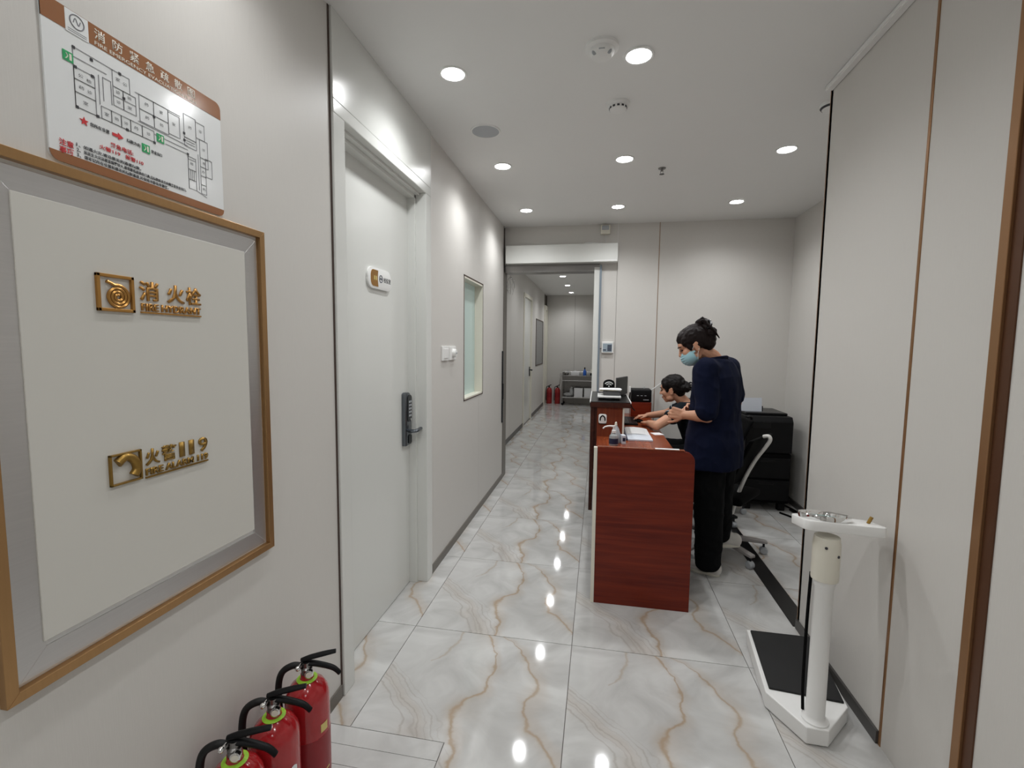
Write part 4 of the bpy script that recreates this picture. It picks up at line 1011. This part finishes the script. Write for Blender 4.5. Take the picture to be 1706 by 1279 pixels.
def shoe(parent, heel, d, up_, mt='shoe_white', ln=.235):
    heel = V(heel); A = frame(d, up_)
    mb = MB()
    def P(f, l, u): return heel + A @ V((f, l, u))
    mb.ball(P(.035, 0, .045), (.042, .034, .048), seg=16, rot=A)
    mb.caps(P(.04, 0, .036), .035, P(.13, 0, .034), .035)
    mb.ball(P(ln - .075, 0, .030), (.075, .043, .032), seg=18, rot=A)
    mb.ball(P(.075, 0, .062), (.05, .030, .040), seg=16, rot=A)
    for v in mb.bm.verts:
        l = A.transposed() @ (v.co - heel)
        if l.z < .006: l.z = .006; v.co = heel + A @ l
    me = remesh(mb, .005, 3)
    o = mobj('shoe', me, mt, parent, True)
    s = MB(); pts = []
    for k in range(24):
        a = 2 * PI * k / 24; f = ln / 2 + (ln / 2 - .004) * math.cos(a); wd = (.036 if f < ln * .45 else .044) * math.sin(a)
        pts.append((f, wd))
    s.prism(pts, 0, .020, 'z', .003, M=Matrix.Translation(heel) @ A.to_4x4())
    sl = s.build('shoe_sole', 'plastic_cream', o, True)
    return o
def rel_root(t, world):   # parts are modelled in world space; shift into the root's space
    for o in bpy.data.objects:
        if o.parent == t and o.type == 'MESH': o.location = -V(world)

# ---- standing person ------------------------------------------------
base = (.72, 3.10, 0)
P1 = thing('person', 'standing person in navy scrubs and light blue face mask, head bowed over the desk', 'person', base)
F1 = V((-.80, .60, 0)); L1 = V((-.60, -.80, 0))
shL, elL, wrL = V((.640, 2.995, 1.315)), V((.652, 2.955, 1.035)), V((.535, 3.015, 1.030))
shR, elR, wrR = V((.834, 3.255, 1.315)), V((.905, 3.315, 1.085)), V((.665, 3.345, 1.035))
hipL, knL, anL = V((.690, 3.065, .82)), V((.708, 3.055, .46)), V((.722, 3.065, .09))
hipR, knR, anR = V((.785, 3.185, .82)), V((.795, 3.190, .48)), V((.838, 3.275, .185))
hc1 = V((.588, 3.105, 1.462)); A1 = frame((-.85, .14, -.50), (0, 0, 1))
bd = MB()
head(bd, hc1, A1)
chain(bd, [V((.735, 3.135, 1.33)), V((.705, 3.125, 1.385)), hc1 + A1 @ V((-.028, 0, -.055)), hc1 + A1 @ V((-.02, 0, .0))], [.062, .050, .047, .05])
loft(bd, [((.735, 3.13, .80), L1 * .15, F1 * .11), ((.735, 3.13, 1.0), L1 * .135, F1 * .10), ((.735, 3.13, 1.2), L1 * .15, F1 * .10), ((.735, 3.13, 1.33), L1 * .14, F1 * .07)])
chain(bd, [V((.735, 3.13, 1.32)), shL, elL, wrL], [.05, .050, .040, .026])
chain(bd, [V((.735, 3.13, 1.32)), shR, elR, wrR], [.05, .050, .040, .026])
bd.caps(elL * .62 + wrL * .38, .037, elL * .1 + wrL * .9, .027)
hand(bd, wrL, (-.90, .26, .12), (-.25, -.95, .1), -1, .85)
hand(bd, wrR, (-.90, -.35, .05), (.45, .75, .3), 1, .5)
chain(bd, [hipL, knL, anL], [.075, .052, .036]); chain(bd, [hipR, knR, anR], [.075, .052, .036])
body = mobj('body', remesh(bd, .0045, 3), 'skin', P1, True)
for s in (-1, 1):
    MB().ball(hc1 + A1 @ V((.080, .030 * s, .004)), (.010, .013, .005), seg=10, rot=A1).build('eye', 'eye', P1, True)
    MB().tube([hc1 + A1 @ V((.092, .014 * s, .027)), hc1 + A1 @ V((.090, .032 * s, .031)), hc1 + A1 @ V((.074, .048 * s, .026))], .0028, 6).build('eyebrow', 'hair', P1, True)
# hair
hb = MB(); hair_cap(hb, hc1, A1)
def H1(f, l, u): return hc1 + A1 @ V((f, l, u))
for (f, l, u, r) in ((-.105, 0, .055, .040), (-.118, .008, .02, .036), (-.115, -.01, .085, .030), (-.092, 0, .108, .024), (-.10, 0, -.015, .034), (-.085, .02, -.04, .03)):
    hb.ball(H1(f, l, u), r, seg=14)
hr = mobj('hair', remesh(hb, .005, 3, fold=fold_fn(.004, 45, 3)), 'hair_brown', P1, True)
for k in range(7):
    a = -.9 + k * .33
    MB().tube([H1(-.085, .01, .085), H1(-.10 - .02 * math.cos(a), .03 * math.sin(a * 2), .115 + .008 * math.sin(k * 2)), H1(-.125 - .012 * math.cos(k), .045 * math.sin(a), .105 - .012 * k), H1(-.145, .03 * math.sin(a), .075 - .018 * k)], [.012, .011, .008, .003], 8).build('loose_lock', 'hair_brown', hr, True)
cl = MB().tube([H1(-.10, -.035, .095), H1(-.135, -.03, .10), H1(-.150, 0, .085), H1(-.140, .03, .06), H1(-.11, .04, .055)], .007, 8).build('hair_claw', 'black_gloss', hr, True)
# mask
mk = MB(); b2 = bmesh.new(); bmesh.ops.create_uvsphere(b2, u_segments=32, v_segments=24, radius=1)
for v in b2.verts: v.co = V((.040 + .074 * v.co.x, .070 * v.co.y, -.056 + .060 * v.co.z))
bmesh.ops.delete(b2, geom=[v for v in b2.verts if v.co.x < .012 or v.co.z > -.012], context='VERTS')
for v in b2.verts: v.co.x += .0022 * math.sin(v.co.z * 420)
bmesh.ops.solidify(b2, geom=b2.faces[:], thickness=.002)
b2.transform(Matrix.Translation(hc1) @ A1.to_4x4()); mk._add(b2)
mo_ = mk.build('face_mask', 'mask_blue', P1, True)
for s in (-1, 1):
    for u0, u1 in ((-.018, .008), (-.088, -.030)):
        MB().tube([H1(.022, .064 * s, u0), H1(.008, .074 * s, (u0 + u1) / 2), H1(-.014, .081 * s, u1)], .0016, 6).build('ear_loop', 'paper', mo_, True)
# top
tb = MB()
loft(tb, [((.738, 3.135, .70), L1 * .215, F1 * .165), ((.738, 3.135, .85), L1 * .212, F1 * .162), ((.737, 3.135, 1.0), L1 * .180, F1 * .135), ((.735, 3.132, 1.15), L1 * .182, F1 * .132),
          ((.735, 3.130, 1.27), L1 * .188, F1 * .120), ((.732, 3.130, 1.335), L1 * .160, F1 * .098), ((.728, 3.128, 1.372), L1 * .098, F1 * .076), ((.724, 3.127, 1.388), L1 * .070, F1 * .062)])
chain(tb, [shL + V((.03, .04, -.01)), shL, elL + V((-.005, 0, .035))], [.075, .072, .066])
chain(tb, [shR + V((-.03, -.04, -.01)), shR, elR + V((-.012, -.01, .045))], [.075, .072, .066])
top = mobj('scrub_top', remesh(tb, .007, 6, fold=fold_fn(.0065, 13, 1)), 'scrub_navy', P1, True)
def ringtube(parent, c, a, b, r, mt, name, n=28, gap=0):
    pts = [V(c) + V(a) * math.cos(2 * PI * k / n) + V(b) * math.sin(2 * PI * k / n) for k in range(n + 1)]
    return MB().tube(pts, r, 8, smooth=False).build(name, mt, parent, True)
ringtube(top, (.722, 3.126, 1.376), L1 * .078, F1 * .066 + V((0, 0, -.016)), .008, 'scrub_navy', 'neckband')
# trousers
rb_ = MB()
chain(rb_, [V((.738, 3.13, .86)), hipL, hipL * .5 + knL * .5, knL, V((.716, 3.060, .25)), V((.718, 3.062, .085))], [.12, .108, .098, .088, .080, .076], 18)
chain(rb_, [V((.738, 3.13, .86)), hipR, hipR * .5 + knR * .5, knR, knR * .4 + anR * .6, anR + V((-.005, -.006, .02))], [.12, .108, .098, .085, .078, .072], 18)
for v in rb_.bm.verts:
    if v.co.z < .04 and v.co.y < 3.18: v.co.z = .04
mobj('trousers', remesh(rb_, .007, 5, fold=fold_fn(.006, 14, 5)), 'scrub_black', P1, True)
shoe(P1, V((.795, 3.045, 0)), (-.88, .47, 0), (0, 0, 1))
shoe(P1, V((.972, 3.265, .118)), (-.90, .14, -.06), (-.08, 0, .99))
rel_root(P1, base)

# ---- seated person ---------------------------------------------------
base = (.93, 4.20, 0)
P2 = thing('person', 'seated person in dark scrubs leaning over the worktop, hair tied back', 'person', base)
F2 = V((-.96, .28, 0)); L2 = V((-.28, -.96, 0)); SP = V((-.40, .06, .91)).normalized(); FR = V((-.88, .22, -.42)).normalized()
shL, elL, wrL = V((.705, 4.045, .930)), V((.480, 3.900, .812)), V((.435, 4.085, .800))
shR, elR, wrR = V((.790, 4.355, .930)), V((.620, 4.455, .835)), V((.455, 4.385, .822))
hc2 = V((.632, 4.205, 1.085)); A2 = frame((-.90, .36, -.22), (0, 0, 1))
bd = MB(); head(bd, hc2, A2)
chain(bd, [V((.765, 4.2, .93)), V((.725, 4.2, .985)), hc2 + A2 @ V((-.03, 0, -.055)), hc2 + A2 @ V((-.02, 0, 0))], [.062, .050, .046, .05])
def sp2(k): return V((.93, 4.2, .52)) + (V((.765, 4.2, .92)) - V((.93, 4.2, .52))) * k
loft(bd, [(sp2(.0), L2 * .15, FR * .11), (sp2(.4), L2 * .13, FR * .10), (sp2(.8), L2 * .15, FR * .10), (sp2(1), L2 * .13, FR * .07)])
chain(bd, [sp2(.97), shL, elL, wrL], [.05, .048, .038, .026]); chain(bd, [sp2(.97), shR, elR, wrR], [.05, .048, .038, .026])
hand(bd, wrL, (-.35, .93, -.05), (-.1, 0, 1), 1, .22)
hand(bd, wrR, (-.93, -.30, -.06), (0, .1, 1), -1, .28)
hpL, kL, aL = V((.93, 4.10, .54)), V((.53, 4.03, .545)), V((.56, 4.02, .09))
hpR, kR, aR = V((.93, 4.30, .54)), V((.53, 4.34, .545)), V((.56, 4.36, .09))
chain(bd, [hpL, kL, aL], [.075, .05, .036]); chain(bd, [hpR, kR, aR], [.075, .05, .036])
mobj('body', remesh(bd, .0045, 3), 'skin', P2, True)
for s in (-1, 1):
    MB().ball(hc2 + A2 @ V((.080, .030 * s, .004)), (.010, .013, .005), seg=10, rot=A2).build('eye', 'eye', P2, True)
    MB().tube([hc2 + A2 @ V((.092, .014 * s, .027)), hc2 + A2 @ V((.090, .032 * s, .031)), hc2 + A2 @ V((.074, .048 * s, .026))], .0028, 6).build('eyebrow', 'hair', P2, True)
MB().ball(hc2 + A2 @ V((.092, 0, -.055)), (.006, .019, .008), seg=12, rot=A2).build('lips', 'lips', P2, True)
def H2(f, l, u): return hc2 + A2 @ V((f, l, u))
hb = MB(); hair_cap(hb, hc2, A2, .002)
for (f, l, u, r) in ((-.105, .02, -.005, .038), (-.12, .01, .02, .030), (-.125, .03, -.02, .026), (-.10, .02, .035, .03)): hb.ball(H2(f, l, u), r, seg=14)
hr = mobj('hair', remesh(hb, .005, 3, fold=fold_fn(.004, 45, 8)), 'hair', P2, True)
for k in range(5):
    MB().tube([H2(-.11, .02, .0), H2(-.14, .02 + .01 * k, .02 - .008 * k), H2(-.16 - .004 * k, .03 * math.sin(k), .03 - .02 * k), H2(-.175, .02 * math.cos(k), .02 - .018 * k)], [.012, .010, .007, .003], 8).build('loose_lock', 'hair', hr, True)
tb = MB()
loft(tb, [(sp2(-.05), L2 * .185, FR * .14), (sp2(.2), L2 * .18, FR * .14), (sp2(.5), L2 * .165, FR * .125), (sp2(.8), L2 * .175, FR * .118), (sp2(.97), L2 * .15, FR * .095), (sp2(1.06), L2 * .09, FR * .07)])
sleeveL = shL * .55 + elL * .45; sleeveR = shR * .5 + elR * .5
chain(tb, [shL + V((.04, .06, -.02)), shL, sleeveL], [.072, .068, .060]); chain(tb, [shR + V((.0, -.06, -.02)), shR, sleeveR], [.072, .068, .060])
top = mobj('scrub_top', remesh(tb, .007, 5, fold=fold_fn(.006, 13, 11)), 'scrub_teal', P2, True)
for c_, e_ in ((sleeveL, elL - shL), (sleeveR, elR - shR)):
    e_ = e_.normalized(); a_ = e_.orthogonal().normalized(); ringtube(top, c_ + e_ * .012, a_ * .060, e_.cross(a_) * .060, .004, 'piping', 'sleeve_piping')
rb_ = MB()
chain(rb_, [V((.94, 4.2, .55)), hpL, kL, aL + V((0, 0, .02))], [.125, .10, .078, .066], 18); chain(rb_, [V((.94, 4.2, .55)), hpR, kR, aR + V((0, 0, .02))], [.125, .10, .078, .066], 18)
mobj('trousers', remesh(rb_, .008, 4, fold=fold_fn(.005, 14, 15)), 'scrub_black', P2, True)
shoe(P2, aL + V((.05, 0, -.09)), (-.98, .1, 0), (0, 0, 1)); shoe(P2, aR + V((.05, 0, -.09)), (-.98, .1, 0), (0, 0, 1))
rel_root(P2, base)
